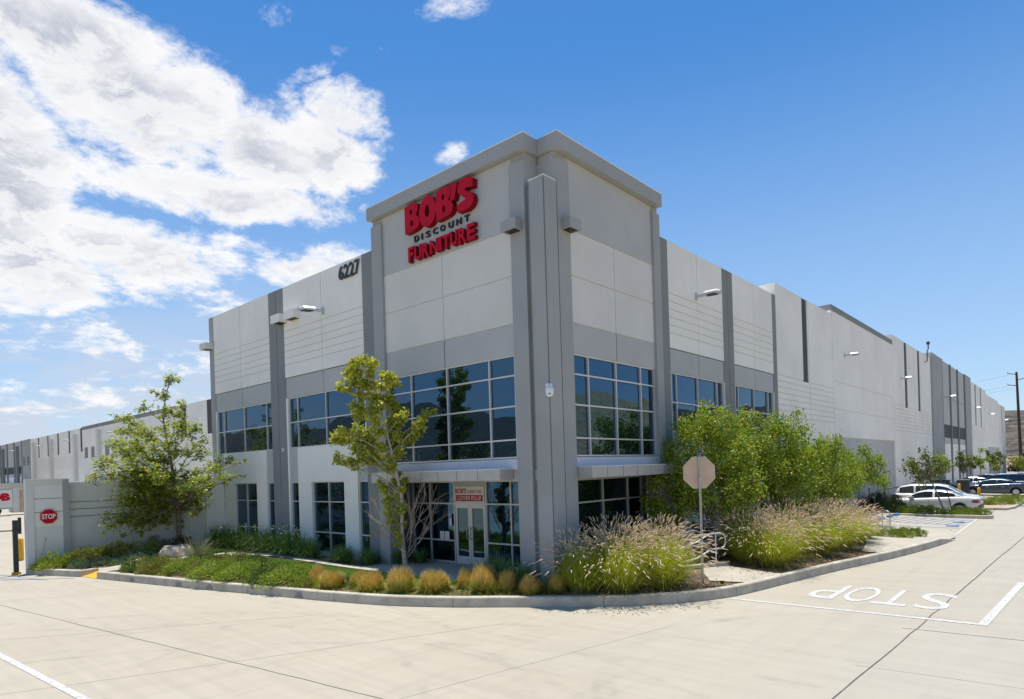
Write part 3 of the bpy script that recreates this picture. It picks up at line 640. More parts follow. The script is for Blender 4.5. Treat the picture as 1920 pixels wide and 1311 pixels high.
# --- lettering
def place_text(me, name, parent, P0, face):
    o = add(name, me, parent)
    if face == 'L': o.matrix_basis = Matrix.Translation(P0) @ Matrix(((1, 0, 0, 0), (0, 0, -1, 0), (0, 1, 0, 0), (0, 0, 0, 1)))
    if face == 'R': o.matrix_basis = Matrix.Translation(P0) @ Matrix(((0, 0, 1, 0), (1, 0, 0, 0), (0, 1, 0, 0), (0, 0, 0, 1)))
    return o
def poly_letter(loops, m, side, x0, x1, z0, z1, depth):
    """letter cut from outline loops given in a 100 x 100 box"""
    cu = bpy.data.curves.new('glyph', 'CURVE'); cu.dimensions = '2D'; cu.fill_mode = 'BOTH'; cu.extrude = .5
    for lp in loops:
        sp = cu.splines.new('POLY'); sp.points.add(len(lp)-1); sp.use_cyclic_u = True
        for i, (a, b) in enumerate(lp): sp.points[i].co = (a/100, b/100, 0, 1)
    o = bpy.data.objects.new('glyph', cu); COL.objects.link(o); bpy.context.view_layer.update()
    me = bpy.data.meshes.new_from_object(o.evaluated_get(bpy.context.evaluated_depsgraph_get())); bpy.data.objects.remove(o)
    co = np.empty(len(me.vertices)*3, np.float32); me.vertices.foreach_get('co', co); co = co.reshape(-1, 3)
    co[:, 0] = co[:, 0]*(x1-x0); co[:, 1] = co[:, 1]*(z1-z0); co[:, 2] = (co[:, 2]+.5)*depth; me.vertices.foreach_set('co', co.ravel())
    me.materials.clear(); me.materials.append(m); me.materials.append(side); me.polygons.foreach_set('material_index', [0 if abs(p.normal.z) > .7 else 1 for p in me.polygons]); me.update(); return me
def arc(cx, cy, rx, ry, a0, a1, n=10): return [(cx+rx*math.cos(R(a0+(a1-a0)*i/n)), cy+ry*math.sin(R(a0+(a1-a0)*i/n))) for i in range(n+1)]
Bg = [[(0, 0), (30, 0)]+[(62, 3)]+arc(62, 28, 38, 25, -80, 75, 8)+[(76, 55)]+arc(62, 78, 28, 21, -40, 85, 7)+[(36, 100), (0, 94)], arc(43, 70, 8, 10, 0, 350, 9), arc(46, 30, 9, 12, 0, 350, 9)]
Og = [arc(50, 50, 50, 50, 0, 350, 24), arc(48, 51, 13, 20, 0, 345, 14)]
Ag = [[(20, 100), (100, 96), (66, 6), (20, 0)]]
Sg = [[(0, 24), (6, 2)]+arc(52, 28, 48, 28, -105, 70, 12)+[(50, 62), (58, 68), (96, 62), (100, 88)]+arc(52, 73, 46, 27, 60, 250, 12)+[(52, 42), (50, 33), (30, 31)]]
sg = thing('wall_sign', 'raised three-line sign of red and black letters on the gray tower top', 'sign', (0, TL, 0))
BOB = [('letter', Bg, -16.74, -15.98, 11.50, 12.43), ('letter', Og, -16.03, -15.19, 11.46, 12.45), ('letter', Bg, -15.18, -14.40, 11.50, 12.46), ('apostrophe', Ag, -14.60, -14.20, 11.93, 12.46), ('letter', Sg, -14.24, -13.50, 11.47, 12.46)]
for i, (nm, g, x0, x1, z0, z1) in enumerate(BOB): place_text(poly_letter(g, RED, REDS, x0, x1, z0, z1, .20-.012*(i % 2)), nm, sg, Vector((x0, -.02, z0)), 'L')
xs = [-16.68, -16.38, -15.99, -15.60, -15.17, -15.00, -14.63, -14.27, -13.88, -13.50]
for i, ch in enumerate('FURNITURE'):
    tall = [.50, .48, .46, .44, .44, .44, .46, .48, .50][i]; me = text_mesh('letter_'+ch.lower(), ch, RED, tall, .15-.01*(i % 2), .04, (xs[i+1]-xs[i])*.90 if ch != 'I' else .13, REDS)
    place_text(me, 'letter', sg, Vector((xs[i]+.0, -.02, 10.545+(.02 if 2 < i < 7 else 0))), 'L')
xs = [-16.47, -16.11, -15.90, -15.54, -15.19, -14.80, -14.44, -14.08]
for i, ch in enumerate('DISCOUNT'):
    me = text_mesh('letter_'+ch.lower(), ch, BLK, .20, .05, .012, .22 if ch != 'I' else .05); place_text(me, 'letter', sg, Vector((xs[i], -.02, 11.20)), 'L')
nm_ = thing('address_numbers', 'black raised street number 6227 at the top of the left wing', 'house number', (0, YL, 0))
for i, ch in enumerate('6227'):
    me = text_mesh('digit', ch, BLK, .53, .045, .012, .30, mat('digit_side', (.10, .095, .09), .5)); place_text(me, 'digit', nm_, Vector((-21.08+i*.345, -.03, 10.96)), 'L')
bn = thing('door_banner', 'white banner with red lettering over a red band above the glass doors', 'sign', (-16.27, 15.25, 2.47))
m = MB(); m.box((0, -.02, 0), (1.40, 0, .54), WHT); m.obj('board', bn)
m = MB(); m.box((.05, -.024, .04), (1.35, -.019, .25), RED); m.obj('red_band', bn)
place_text(text_mesh('bobs_text', "BOB'S", RED, .18, .004, .02, .54), 'headline_text', bn, Vector((.04, -.022, .30)), 'L')
place_text(text_mesh('furniture_text', 'FURNITURE', RED, .12, .004, .0, .68, spacing=1.1), 'furniture_text', bn, Vector((.64, -.022, .30)), 'L')
place_text(text_mesh('pickup_text', 'CUSTOMER PICK-UP', WHT, .14, .004, .006, 1.16, spacing=1.08), 'pickup_text', bn, Vector((.12, -.025, .075)), 'L')
for x0, lb in ((-17.12, 'white paper notice taped inside the glass, left of its twin'), (-16.86, 'white paper notice taped inside the glass, nearer the door')):
    m = MB(); m.box((x0, 15.262, 1.16), (x0+.22, 15.266, 1.44), WHT)
    for k in range(6): m.box((x0+.03, 15.2605, 1.20+k*.035), (x0+.19-.03*(k % 2), 15.2615, 1.208+k*.035), PL)
    tag(m.obj('paper_notice'), lb, 'notice')
m = MB(); m.box((-16.62, 15.262, 1.66), (-16.50, 15.266, 2.05), WHT); m.box((-16.60, 15.2605, 1.90), (-16.52, 15.2615, 2.02), BLUEP); tag(m.obj('access_sticker'), 'small blue and white sticker on the glass left of the doors', 'sticker')

# ------------------------------------------------------------------ ground, kerbs, walks
CURB = [(-27.16, 7.35), (-25.98, 7.61), (-21.79, 8.50), (-18.48, 9.30), (-16.52, 9.75), (-15.69, 9.97), (-14.43, 10.33), (-13.55, 10.66), (-12.3, 11.32), (-11.3, 12.0), (-10.55, 12.5), (-9.85, 12.97), (-9.10, 13.52), (-8.36, 14.2),
        (-7.60, 15.15), (-7.05, 16.2), (-6.74, 17.4), (-6.38, 19.45), (-5.91, 21.96), (-5.42, 24.1), (-4.95, 26.3), (-4.45, 29.4), (-4.08, 32.6)]
def resample(pts, st):
    pts = [Vector((*p, 0)) for p in pts]; out = []
    for i in range(len(pts)-1):
        p0 = pts[max(i-1, 0)]; p1 = pts[i]; p2 = pts[i+1]; p3 = pts[min(i+2, len(pts)-1)]; n = max(1, int((p2-p1).length/st))
        for k in range(n):
            t = k/n; out.append(.5*((2*p1)+(p2-p0)*t+(2*p0-5*p1+4*p2-p3)*t*t+(3*p1-p0-3*p2+p3)*t**3))
    out.append(pts[-1]); return [(p.x, p.y) for p in out]
CP = resample(CURB, .35); CPA = np.array(CP)
def cdist(x, y):
    a = CPA[:-1]; b = CPA[1:]; p = np.array((x, y)); ab = b-a; t = np.clip(((p-a)*ab).sum(1)/(ab*ab).sum(1), 0, 1); return float(np.sqrt((((a+ab*t[:, None])-p)**2).sum(1)).min())
def sst(v): v = max(0, min(1, v)); return v*v*(3-2*v)
def gz(x, y):
    if y > 34: return .02+.18*sst((-5-x)/6)
    h = .22+.12*sst((cdist(x, y)-.25)/2.3)
    if y > 26: h = h*(1-sst((y-28)/6))+(.02+.14*sst((-5-x)/6))*sst((y-28)/6)
    if x < -26: h = h*.9
    return h
def curb(name, pts, h=.26, w=.21, z0=-.05, side=-1, h_end=None, z=None):
    """kerb section swept along the line of its road-side foot; the body lies to the left of the line (side=+1 to the right)"""
    mb = MB(); n = len(pts); rows = []
    for i in range(n):
        a = Vector(pts[max(i-1, 0)]); b = Vector(pts[min(i+1, n-1)]); d = (b-a).normalized(); nr = Vector((-d.y, d.x))*side*-1
        hh = h
        if h_end is not None: hh = h+(h_end-h)*sst((i/(n-1)-.93)/.07)
        p = Vector(pts[i]); rows.append([(p.x+nr.x*o, p.y+nr.y*o, zz) for o, zz in ((0, z0), (.016, hh-.03), (.03, hh-.006), (.055, hh), (w, hh), (w, z0))])
    vs = [v for r_ in rows for v in r_]; fs = []
    for i in range(n-1):
        for j in range(5): fs.append((6*i+j, 6*i+6+j, 6*i+7+j, 6*i+1+j))
    mb.faces(vs, fs, CONC, False); mb.face(rows[0], CONC); mb.face(rows[-1][::-1], CONC)
    return tag(mb.obj(name), kind='structure')
curb('curb', CP, h_end=.03)
mb = MB()                                                  # tyre scuffs and joints on the kerb face
for i, p in enumerate(CP[:-1]):
    if i % 9 == 4:
        d = Vector((CP[i+1][0]-p[0], CP[i+1][1]-p[1])).normalized(); nr = Vector((-d.y, d.x))
        a = Vector((p[0], p[1]))-nr*.003
        mb.faces([(a.x, a.y, 0), (a.x+d.x*.014, a.y+d.y*.014, 0), (a.x+d.x*.014+nr.x*.012, a.y+d.y*.014+nr.y*.012, .232), (a.x+nr.x*.012, a.y+nr.y*.012, .232),
                  (a.x+nr.x*.058, a.y+nr.y*.058, .263), (a.x+d.x*.014+nr.x*.058, a.y+d.y*.014+nr.y*.058, .263), (a.x+nr.x*.16, a.y+nr.y*.16, .263), (a.x+d.x*.014+nr.x*.16, a.y+d.y*.014+nr.y*.16, .263)], [(0, 1, 2, 3), (3, 2, 5, 4), (4, 5, 7, 6)], PRG)
for s_ in (2.1, 4.7, 6.0, 9.6):
    i = int(s_/.35); p = CP[i]; d = Vector((CP[i+1][0]-p[0], CP[i+1][1]-p[1])).normalized(); nr = Vector((-d.y, d.x)); L_ = .35
    vs = []; k = 9
    for j in range(k+1):
        t = j/k; q = Vector(p)+d*L_*t-nr*.0035; q2 = q+nr*.012; hh = .05+.15*max(0, math.sin(t*math.pi))**.6*(1 if j % 2 else .8); vs += [(q.x, q.y, .012+.015*(j % 3)), (q2.x, q2.y, hh)]
    mb.faces(vs, [(2*j, 2*j+2, 2*j+3, 2*j+1) for j in range(k)], CURBD)
tag(mb.obj('curb_marks'), kind='structure')
LC = resample([(-31.24, 6.05), (-29.6, 6.62), (-28.30, 7.14), (-28.36, 7.5), (-29.35, 8.95)], .3)
curb('curb', LC[:-4] if False else LC, h=.24)
# planted ground between kerb and building
mb = MB(); tg = []
for i, (x, y) in enumerate(CP):
    if x < -10.9: tx, ty = x, 14.12
    else: tx, ty = -11.02, max(14.5, 14.5+(y-12.4)*1.0)
    tg.append((tx, ty))
ext = [((x, y), (tx, ty)) for (x, y), (tx, ty) in zip(CP, tg)]
ext = [((-27.16-.35*k, 7.35+.12*k), (-27.16-.42*k, 14.12)) for k in range(3, 0, -1)]+ext
lasty = CP[-1]; ext += [((lasty[0]-.35*k, lasty[1]+.33*k), (-11.02, max(34.6, lasty[1])+.18*k)) for k in range(1, 12)]
N = 22; vs = []; fs = []
for (a, b) in ext:
    d = (Vector(b)-Vector(a)); dn = d.normalized(); a2 = Vector(a)+dn*.15
    for j in range(N+1): q = a2.lerp(Vector(b)+dn*.06, j/N); vs.append((q.x, q.y, gz(q.x, q.y)-.012))
for i in range(len(ext)-1):
    for j in range(N): fs.append((i*(N+1)+j, (i+1)*(N+1)+j, (i+1)*(N+1)+j+1, i*(N+1)+j+1))
mb.faces(vs, fs, MULCH, True); tag(mb.obj('planting_bed'), kind='structure')
# bed in front of the screen wall
mb = MB(); vs = []; fs = []; 
for i in range(9):
    y = 6.2+i*1.0; xr = [-30.7, -28.55, -28.9, -29.6, -29.0, -28.7, -28.5, -28.3, -28.2][i]
    for j in range(9): x = -31.3+(xr+31.3)*j/8; vs.append((x, y if j < 8 or i else y, .20+.04*sst((y-6)/5)))
for i in range(8):
    for j in range(8): fs.append((i*9+j, i*9+j+1, i*9+10+j, i*9+9+j))
mb.faces(vs, fs, MULCH, True); tag(mb.obj('planting_bed'), kind='structure')
def sheet(name, left, right, m, dz=.012, st=.25, kind='structure', nj=8):
    """a paved strip between two edge lines, following the ground"""
    L = resample(left, st) if len(left) > 1 else left; n = len(L); Rr = resample(right, st); 
    Rr = [Rr[min(len(Rr)-1, round(i*(len(Rr)-1)/(n-1)))] for i in range(n)]; vs = []; fs = []
    for a, b in zip(L, Rr):
        for j in range(nj+1): x = a[0]+(b[0]-a[0])*j/nj; y = a[1]+(b[1]-a[1])*j/nj; vs.append((x, y, gz(x, y)+dz))
    for i in range(n-1):
        for j in range(nj): fs.append((i*(nj+1)+j, (i+1)*(nj+1)+j, (i+1)*(nj+1)+j+1, i*(nj+1)+j+1))
    mb = MB(); mb.faces(vs, fs, m, True); return tag(mb.obj(name), kind=kind)
sheet('path', [(-27.6, 12.0), (-26.2, 12.35), (-24, 12.75), (-22, 12.7), (-19.5, 12.6), (-17.5, 12.6), (-15.5, 12.6), (-13.4, 12.9), (-12.5, 13.6)], [(-27.9, 13.5), (-26, 13.75), (-24, 13.55), (-22, 13.2), (-20, 12.95), (-18.7, 13.2), (-18.3, 15.2), (-13, 15.24), (-12.3, 15.22)], WALK, .02, nj=18)
sheet('path', [(-27.35, 7.55), (-27.0, 9.0), (-26.6, 10.6), (-26.5, 12.1)], [(-28.25, 7.7), (-28.3, 9.3), (-28.3, 11.2), (-27.9, 13.2)], WALK, .014)
mb = MB(); mb.faces([(-28.35, 7.18, .012), (-27.2, 7.36, .012), (-27.45, 8.1, .21), (-28.9, 8.35, .21)], [(0, 1, 2, 3)], YEL); tag(mb.obj('ramp_surface'), kind='structure')
sheet('pavement', [(-7.85, 16.95), (-8.5, 17.9), (-9.35, 19.3)], [(-6.93, 17.45), (-6.78, 18.4), (-6.62, 19.25)], WALK, .02)
sheet('pavement', [(-5.95, 25.2), (-6.5, 28.2), (-7.6, 31.6), (-8.8, 35), (-9.0, 37)], [(-5.28, 25.3), (-4.75, 28.2), (-4.25, 32.2), (-4.3, 34), (-4.9, 36.8)], WALK, .02, nj=14)
# the driving surface: one sheet, rising a little towards the right wall
xs = np.concatenate([np.linspace(-140, -34, 14), np.linspace(-30, 26, 60)]); ys = np.concatenate([np.linspace(-60, 28, 30), np.linspace(30, 60, 31), np.linspace(64, 168, 20)])
vs = [(x, y, (.18*sst((-5-x)/6)*sst((y-33)/3) if x > -14 else (.18 if y > 33 else 0))) for y in ys for x in xs]; nx_ = len(xs)
F = [(j*nx_+i, j*nx_+i+1, (j+1)*nx_+i+1, (j+1)*nx_+i) for j in range(len(ys)-1) for i in range(nx_-1)]
tag(add('pavement', np_mesh('pavement', vs, F, [PAVE])), kind='structure')
mb = MB()
def strip(mb, pts, w, z, m, zf=None):
    for (a, b) in zip(pts[:-1], pts[1:]):
        d = (Vector(b)-Vector(a)).normalized(); n = Vector((-d.y, d.x))*w/2; n_ = max(1, int((Vector(b)-Vector(a)).length/2)); 
        for k in range(n_):
            p = Vector(a).lerp(Vector(b), k/n_); q = Vector(a).lerp(Vector(b), (k+1)/n_); zp = z+(zf(p.x, p.y) if zf else 0); zq = z+(zf(q.x, q.y) if zf else 0)
            mb.face([(p.x-n.x, p.y-n.y, zp), (q.x-n.x, q.y-n.y, zq), (q.x+n.x, q.y+n.y, zq), (p.x+n.x, p.y+n.y, zp)], m)
JM = mat('joint_dark', (.10, .095, .085), .95, var=.4, vscale=3); JF = mat('joint_faint', (.33, .305, .25), .95, var=.2, vscale=2)
def wob(a, b, n=24, s=.035): return [(a[0]+(b[0]-a[0])*t+random.uniform(-s, s)*.6, a[1]+(b[1]-a[1])*t+random.uniform(-s, s)*.6) for t in [i/n for i in range(n+1)]]
strip(mb, wob((-3.05, 3), (-2.5, 19.6)), .022, .005, JM); strip(mb, wob((-2.5, 19.6), (-1.1, 60)), .03, .005, JM)
strip(mb, wob((-42, 1.6), (-3.05, 6.75), 60, .02), .016, .004, JM); strip(mb, wob((-2.9, 15.2), (12, 16.4), 20, .02), .02, .004, JM)
for a, b in (((-22, -2), (-14.5, 8.9)), ((-15.5, -2), (-10.0, 10.8)), ((-9.2, 0), (-6.8, 12.8)), ((-29, -2), (-22.5, 7.4)), ((-12, 3.3), (6, 5.6)), ((-3.0, 8), (9, 9.3)), ((-3.0, 12), (9, 13)), ((-2.6, 24), (8, 24.8)), ((-2.2, 32), (9, 32.5)), ((2.0, 2), (3.6, 60))): strip(mb, wob(a, b, 20, .015), .013, .003, JF)
tag(mb.obj('pavement_joints'), kind='structure')
mb = MB(); strip(mb, [(-6.86, 16.16), (-1.72, 16.36)], .16, .008, MARK); strip(mb, [(-1.64, 16.28), (-1.33, 22.35)], .17, .009, MARK); strip(mb, [(-24.5, 2.3), (-9, 3.28)], .13, .008, MARK); tag(mb.obj('lane_marking'), kind='structure')
for ch, x1, x0 in (('S', -2.42, -3.14), ('T', -3.24, -3.98), ('O', -4.02, -4.72), ('P', -4.84, -5.52)):
    me = text_mesh('road_letter', ch, MARK, 2.15, .003, .0, x1-x0); o = add('road_letter', me, None, (x1, 19.55, .006), math.pi); tag(o, kind='structure')
mb = MB()
for k, y in enumerate((38.0, 39.7, 42.9)): strip(mb, [(-8.9, y), (-4.6, y)], .09, .012, BLUEP, lambda x, y: .18*sst((-5-x)/6))
for k in range(9): strip(mb, [(-8.6+k*.45, 39.75), (-8.1+k*.45, 42.85)], .07, .011, BLUEP, lambda x, y: .18*sst((-5-x)/6))
for y in (36.2, 38.8, 41.2): mb.box((-5.3, y, .03), (-4.75, y+.35, .034), BLUEP)
strip(mb, [(-4.35, 33.6), (-4.5, 43.9)], .10, .012, MARK)
for a, b in (((-38, 1.8), (-28.6, 6.2)), ((-42, 3.0), (-29.3, 6.0)), ((-33, 2.9), (-28.1, 6.9))): strip(mb, [a, b], .05, .007, BLUEP)
for y in (46.9, 49.6, 52.6, 55.6, 58.6): strip(mb, [(-9.6, y+5), (-4.4, y+5)], .09, .012, MARK, lambda x, y: .18*sst((-5-x)/6))
tag(mb.obj('parking_marking'), kind='structure')
mb = MB(); mb.faces([(-31.3, -20, .004), (-31.0, 6.0, .004), (-31.12, 6.0, .004), (-31.42, -20, .004)], [(0, 1, 2, 3)], JM); tag(mb.obj('gate_track'), kind='structure')
# ground to the horizon: a flat plain, an embankment and stony hills to the north and east, mountains to the south-west
def terr(az, r):                                        # az: compass bearing from +Y towards +X, in degrees
    n = mnoise.fractal(Vector((math.sin(R(az))*r*.006, math.cos(R(az))*r*.006, .3)), 1.0, 2.0, 6); n2 = mnoise.fractal(Vector((math.cos(R(az))*3.0, math.sin(R(az))*3.0, r*.0006)), .9, 2.1, 6)
    h = -.30
    w = sst((az+14)/6)*sst((150-az)/30) if az > -180 else 0
    rr = r*max(.25, math.cos(R(min(az, 82)))) if az > 0 else r
    if w > 0:
        rs = 165 if az < 6 else 165-120*sst((az-6)/20)
        h += w*(3.3*sst((r-rs)/14)+.4*n*sst((r-rs)/30))
        far = 300 if az < 4 else 300-150*sst((az-4)/30)
        top = 31+3*sst((az-2)/30)
        h += w*top*sst((r-far)/(far*.9))*(1+.28*n)
    w2 = sst((az+150)/25)*0
    if r > 900:
        wm = 1.0 if (az < -95 or az > 150) else .12+.88*sst((-55-az)/40)*0
        h += wm*sst((r-1400)/1900)*(235+260*n2)
    return h
rs_ = [0, 60, 110, 140, 150, 160, 170, 180, 195, 215, 240, 270, 300, 330, 360, 400, 440, 490, 540, 600, 700, 850, 1100, 1400, 1700, 2000, 2300, 2600, 2900, 3200, 3600, 4200, 6000, 12000]
azs = np.linspace(-180, 180, 361)
vs = []; 
for r_ in rs_:
    for a in azs: vs.append((math.sin(R(a))*r_, math.cos(R(a))*r_, terr(float(a), r_)-.02))
n_ = len(azs); F = [(i*n_+j, (i+1)*n_+j, (i+1)*n_+j+1, i*n_+j+1) for i in range(len(rs_)-1) for j in range(n_-1)]
mi = [0 if rs_[f[0]//n_] < 290 else 1 for f in F]
tag(add('terrain', np_mesh('terrain', vs, F, [DRYG, HILL], mi, True)), kind='structure')
mb = MB(); strip(mb, [(-40, 186), (30, 190), (120, 176)], 5, 3.25, WALK); tag(mb.obj('far_road'), kind='structure')

# ------------------------------------------------------------------ foliage makers
def unit(n): v = rng.normal(size=(n, 3)); return v/np.linalg.norm(v, axis=1)[:, None]
def leaves(P, size, D=None, droop=.3, aspect=.62, jit=.35):
    """folded four-cornered leaves at points P; returns V, F (triangles)"""
    n = len(P); a = unit(n) if D is None else D; a = a.copy(); a[:, 2] -= droop; a /= np.linalg.norm(a, axis=1)[:, None]
    b = np.cross(a, unit(n)); b /= np.linalg.norm(b, axis=1)[:, None]; c = np.cross(a, b)
    s = (size*(1+jit*rng.uniform(-1, 1, n)))[:, None]
    V = np.stack([P, P+a*s*.5+b*s*aspect*.5+c*s*.12, P+a*s, P+a*s*.5-b*s*aspect*.5+c*s*.12], 1).reshape(-1, 3)
    i = np.arange(n)*4; F = np.concatenate([np.stack([i, i+1, i+2], 1), np.stack([i, i+2, i+3], 1)]); return V, F
def lobed(P, size, droop=.3):
    """broad five-pointed leaves, 10 corners round a centre"""
    n = len(P); a = unit(n); a[:, 2] = a[:, 2]*.5-droop; a /= np.linalg.norm(a, axis=1)[:, None]; q = unit(n)*.6; q[:, 2] += 1.0
    b = np.cross(a, q); b /= np.linalg.norm(b, axis=1)[:, None]; c = np.cross(a, b); s = (size*rng.uniform(.6, 1.3, n))[:, None]
    ang = np.radians([180, 215, 262, 300, 325, 0, 35, 60, 98, 145]); rad = np.array([.12, .42, .22, .50, .25, .62, .25, .50, .22, .42])
    o = P+a*s*.3; V = [o]
    for t, r_ in zip(ang, rad): V.append(o+a*s*r_*math.cos(t)+b*s*r_*math.sin(t)+c*s*rng.uniform(-.05, .10, (n, 1)))
    V = np.stack(V, 1).reshape(-1, 3); i = np.arange(n)*11; F = np.concatenate([np.stack([i, i+1+k, i+1+(k+1) % 10], 1) for k in range(10)]); return V, F
def blades(n, r0, length, lean, droop, width, segs=4, wind=(0, 0), zmin=None):
    """arching blades from a tussock: start circle r0, length and lean ranges, gravity droop"""
    th = rng.uniform(0, 2*np.pi, n); rr = r0*np.sqrt(rng.uniform(0, 1, n)); P = np.stack([rr*np.cos(th), rr*np.sin(th), np.zeros(n)], 1)
    th2 = th+rng.normal(0, .35, n); ln = rng.uniform(*lean, n)*(.35+.65*rr/r0 if r0 else 1); L = rng.uniform(*length, n)
    d = np.stack([np.sin(ln)*np.cos(th2), np.sin(ln)*np.sin(th2), np.cos(ln)], 1); side = np.stack([-np.sin(th2), np.cos(th2), np.zeros(n)], 1)
    w = width*rng.uniform(.7, 1.3, n); V = []; p = P
    for k in range(segs+1):
        ww = (w*(1-(k/segs)**1.5*.92))[:, None]*.5; V += [p-side*ww, p+side*ww]
        p = p+d*(L/segs)[:, None]; d = d.copy(); d[:, 2] -= droop*(k+1)/segs*rng.uniform(.7, 1.2, n); d[:, 0] += wind[0]/segs; d[:, 1] += wind[1]/segs; d /= np.linalg.norm(d, axis=1)[:, None]
    V = np.stack(V, 1); V[:, :, 2] = np.maximum(V[:, :, 2], .0 if zmin is None else zmin); m_ = 2*(segs+1); i = np.arange(n)*m_
    F = np.concatenate([np.stack([i+2*k, i+2*k+1, i+2*k+3, i+2*k+2], 1) for k in range(segs)]); return V.reshape(-1, 3), F, p, d
def plumes(tip, d, length, rad):
    """bottle-brush seed heads: five-sided spindles following direction d from tip"""
    n = len(tip); L = rng.uniform(length[0], length[1], n)[:, None]; a = np.cross(d, unit(n)); a /= np.linalg.norm(a, axis=1)[:, None]; b = np.cross(d, a); V = []
    dd = d.copy(); dd[:, 2] -= .0
    prof = [(0, .25), (.15, .9), (.45, 1.0), (.8, .55), (1.0, .05)]
    for t, r_ in prof:
        c = tip+dd*L*t; c[:, 2] -= (L[:, 0]*t*t*.25)
        for k in range(5): an = 2*math.pi*k/5; V.append(c+(a*math.cos(an)+b*math.sin(an))*rad*r_*rng.uniform(.75, 1.25, (n, 1)))
    V = np.stack(V, 1).reshape(-1, 3); i = np.arange(n)*25
    F = np.concatenate([np.stack([i+5*r_+k, i+5*r_+(k+1) % 5, i+5*r_+5+(k+1) % 5, i+5*r_+5+k], 1) for r_ in range(4) for k in range(5)]); return V, F
def curve_pts(a, b, sag, n=6, wob_=.04):
    a = Vector(a); b = Vector(b); L = (b-a).length; out = []
    for i in range(n+1):
        t = i/n; p = a.lerp(b, t); p.z += sag*L*math.sin(t*math.pi)
        if 0 < i < n: p += Vector([random.gauss(0, wob_*L*.5) for _ in range(3)])
        out.append(p)
    return out
def tree(name, label, cat, base, trunk, clusters, leaf_m, bark, per, size, spread, clear=1.0, kind='lobed', group=None, r0=.09, twig=.012, shoots=None, extra=None, droop=.35):
    """trunk: list of (lateral, depth, height); clusters: (lateral, depth, height, radius) of leaf sprays, each hung on its own branch"""
    t = thing(name, label, cat, base, 0, group); W_ = lambda q: Vector((rt.x*q[0]+fw.x*q[1], rt.y*q[0]+fw.y*q[1], q[2]))
    T = [W_(q) for q in trunk]; mb = MB(); n = len(T); H = T[-1].z
    mb.tube(T, [r0*(1-.88*max(0, p.z/H)**.9)+(.35*r0 if i == 0 else 0) for i, p in enumerate(T)], bark, 9)
    def onT(z):
        z = max(.0, min(H*.985, z))
        for a, b in zip(T[:-1], T[1:]):
            if a.z <= z <= b.z: return a.lerp(b, (z-a.z)/max(1e-6, b.z-a.z))
        return T[-1]
    P = []
    for q in clusters:
        c = W_(q); lat = math.hypot(c.x-onT(c.z).x, c.y-onT(c.z).y); s = onT(max(clear+random.uniform(0, .5), c.z-lat*(.55+.25*random.random())-.1)); rb = max(twig, min(r0*.30, twig+.007*(c-s).length))
        br = curve_pts(s, c, .05, 5, .05); mb.tube(br, [rb*(1-.75*k/5) for k in range(6)], bark, 5)
        k = int(per*(q[3]/spread)**2.0*random.uniform(.8, 1.2)); R_ = q[3]
        # several short shoots carry the leaves of one spray
        for _ in range(max(3, k//14)):
            st = br[random.choice((3, 4, 5))]; dv = Vector([random.gauss(0, 1) for _ in range(3)]); dv.z = dv.z*.8+.15; dv.normalize(); en = c+dv*R_*random.uniform(.5, 1.0)
            sh = curve_pts(st, en, .05, 3, .06); mb.tube(sh, [twig*.5, twig*.42, twig*.35, twig*.2], bark, 3, cap=False)
            for _k in range(14): 
                u_ = random.random()**.6; i_ = min(2, int(u_*3)); p = sh[i_].lerp(sh[i_+1], u_*3-i_); P.append((p.x+random.gauss(0, R_*.13), p.y+random.gauss(0, R_*.13), p.z+random.gauss(0, R_*.11)))
    if shoots: shoots(mb, W_, T)
    mb.obj('trunk', t); P = np.array(P)
    V, F = lobed(P, size, droop) if kind == 'lobed' else leaves(P, size, droop=droop, aspect=.68)
    add('crown', np_mesh('crown', V, F, [leaf_m]), t)
    return t

# ------------------------------------------------------------------ trees
K = 1/40.2                                              # the left tree: leaf sprays as offsets from its foot, in units of 25 mm
syc = [(336, 706, 12), (322, 733, 12), (303, 728, 7), (282, 756, 9), (359, 753, 8), (234, 770, 12), (253, 777, 9), (320, 764, 12), (349, 769, 9), (243, 799, 14), (224, 818, 13), (272, 796, 14), (288, 806, 14), (314, 799, 14), (352, 793, 14), (378, 799, 13), (391, 822, 12), (335, 815, 13),
       (192, 879, 9), (208, 862, 11), (224, 854, 12), (243, 841, 14), (272, 838, 15), (298, 835, 15), (340, 834, 14), (368, 838, 12), (394, 844, 11), (416, 860, 12), (446, 855, 9), (470, 858, 7), (458, 888, 6), (432, 890, 8), (413, 880, 11), (224, 882, 10), (250, 867, 15), (272, 870, 15), (298, 880, 16), (320, 856, 13), (352, 880, 14),
       (250, 899, 15), (272, 905, 16), (304, 908, 16), (333, 908, 14), (368, 899, 12), (391, 918, 11), (234, 924, 13), (256, 931, 15), (282, 937, 15), (307, 943, 14), (346, 943, 14), (375, 937, 12), (378, 955, 8), (205, 962, 8), (224, 970, 11), (243, 966, 11), (266, 972, 12), (288, 966, 11), (314, 966, 10), (240, 996, 6), (275, 985, 6), (346, 976, 5), (260, 820, 13), (300, 858, 15), (280, 888, 15), (360, 920, 12), (330, 880, 12), (385, 878, 11), (402, 905, 9)]
def syc_at(x, y, r_):
    lat = (x-341)*K; dep = random.uniform(-1, 1)*min(2.2, .5+(y-690)/75); h = (1027-y)*K

    if h < 4.3 and -31.1+.746*lat-.665*dep < -31.2: dep = (-31.2+31.1-.746*lat)/-.665
    f = 1+dep/29.9; return (((x-960)*f+619)*K, dep, (h+.18-3.5)*f+3.5-.18, r_*K*(1.75+(y > 860)*.25))
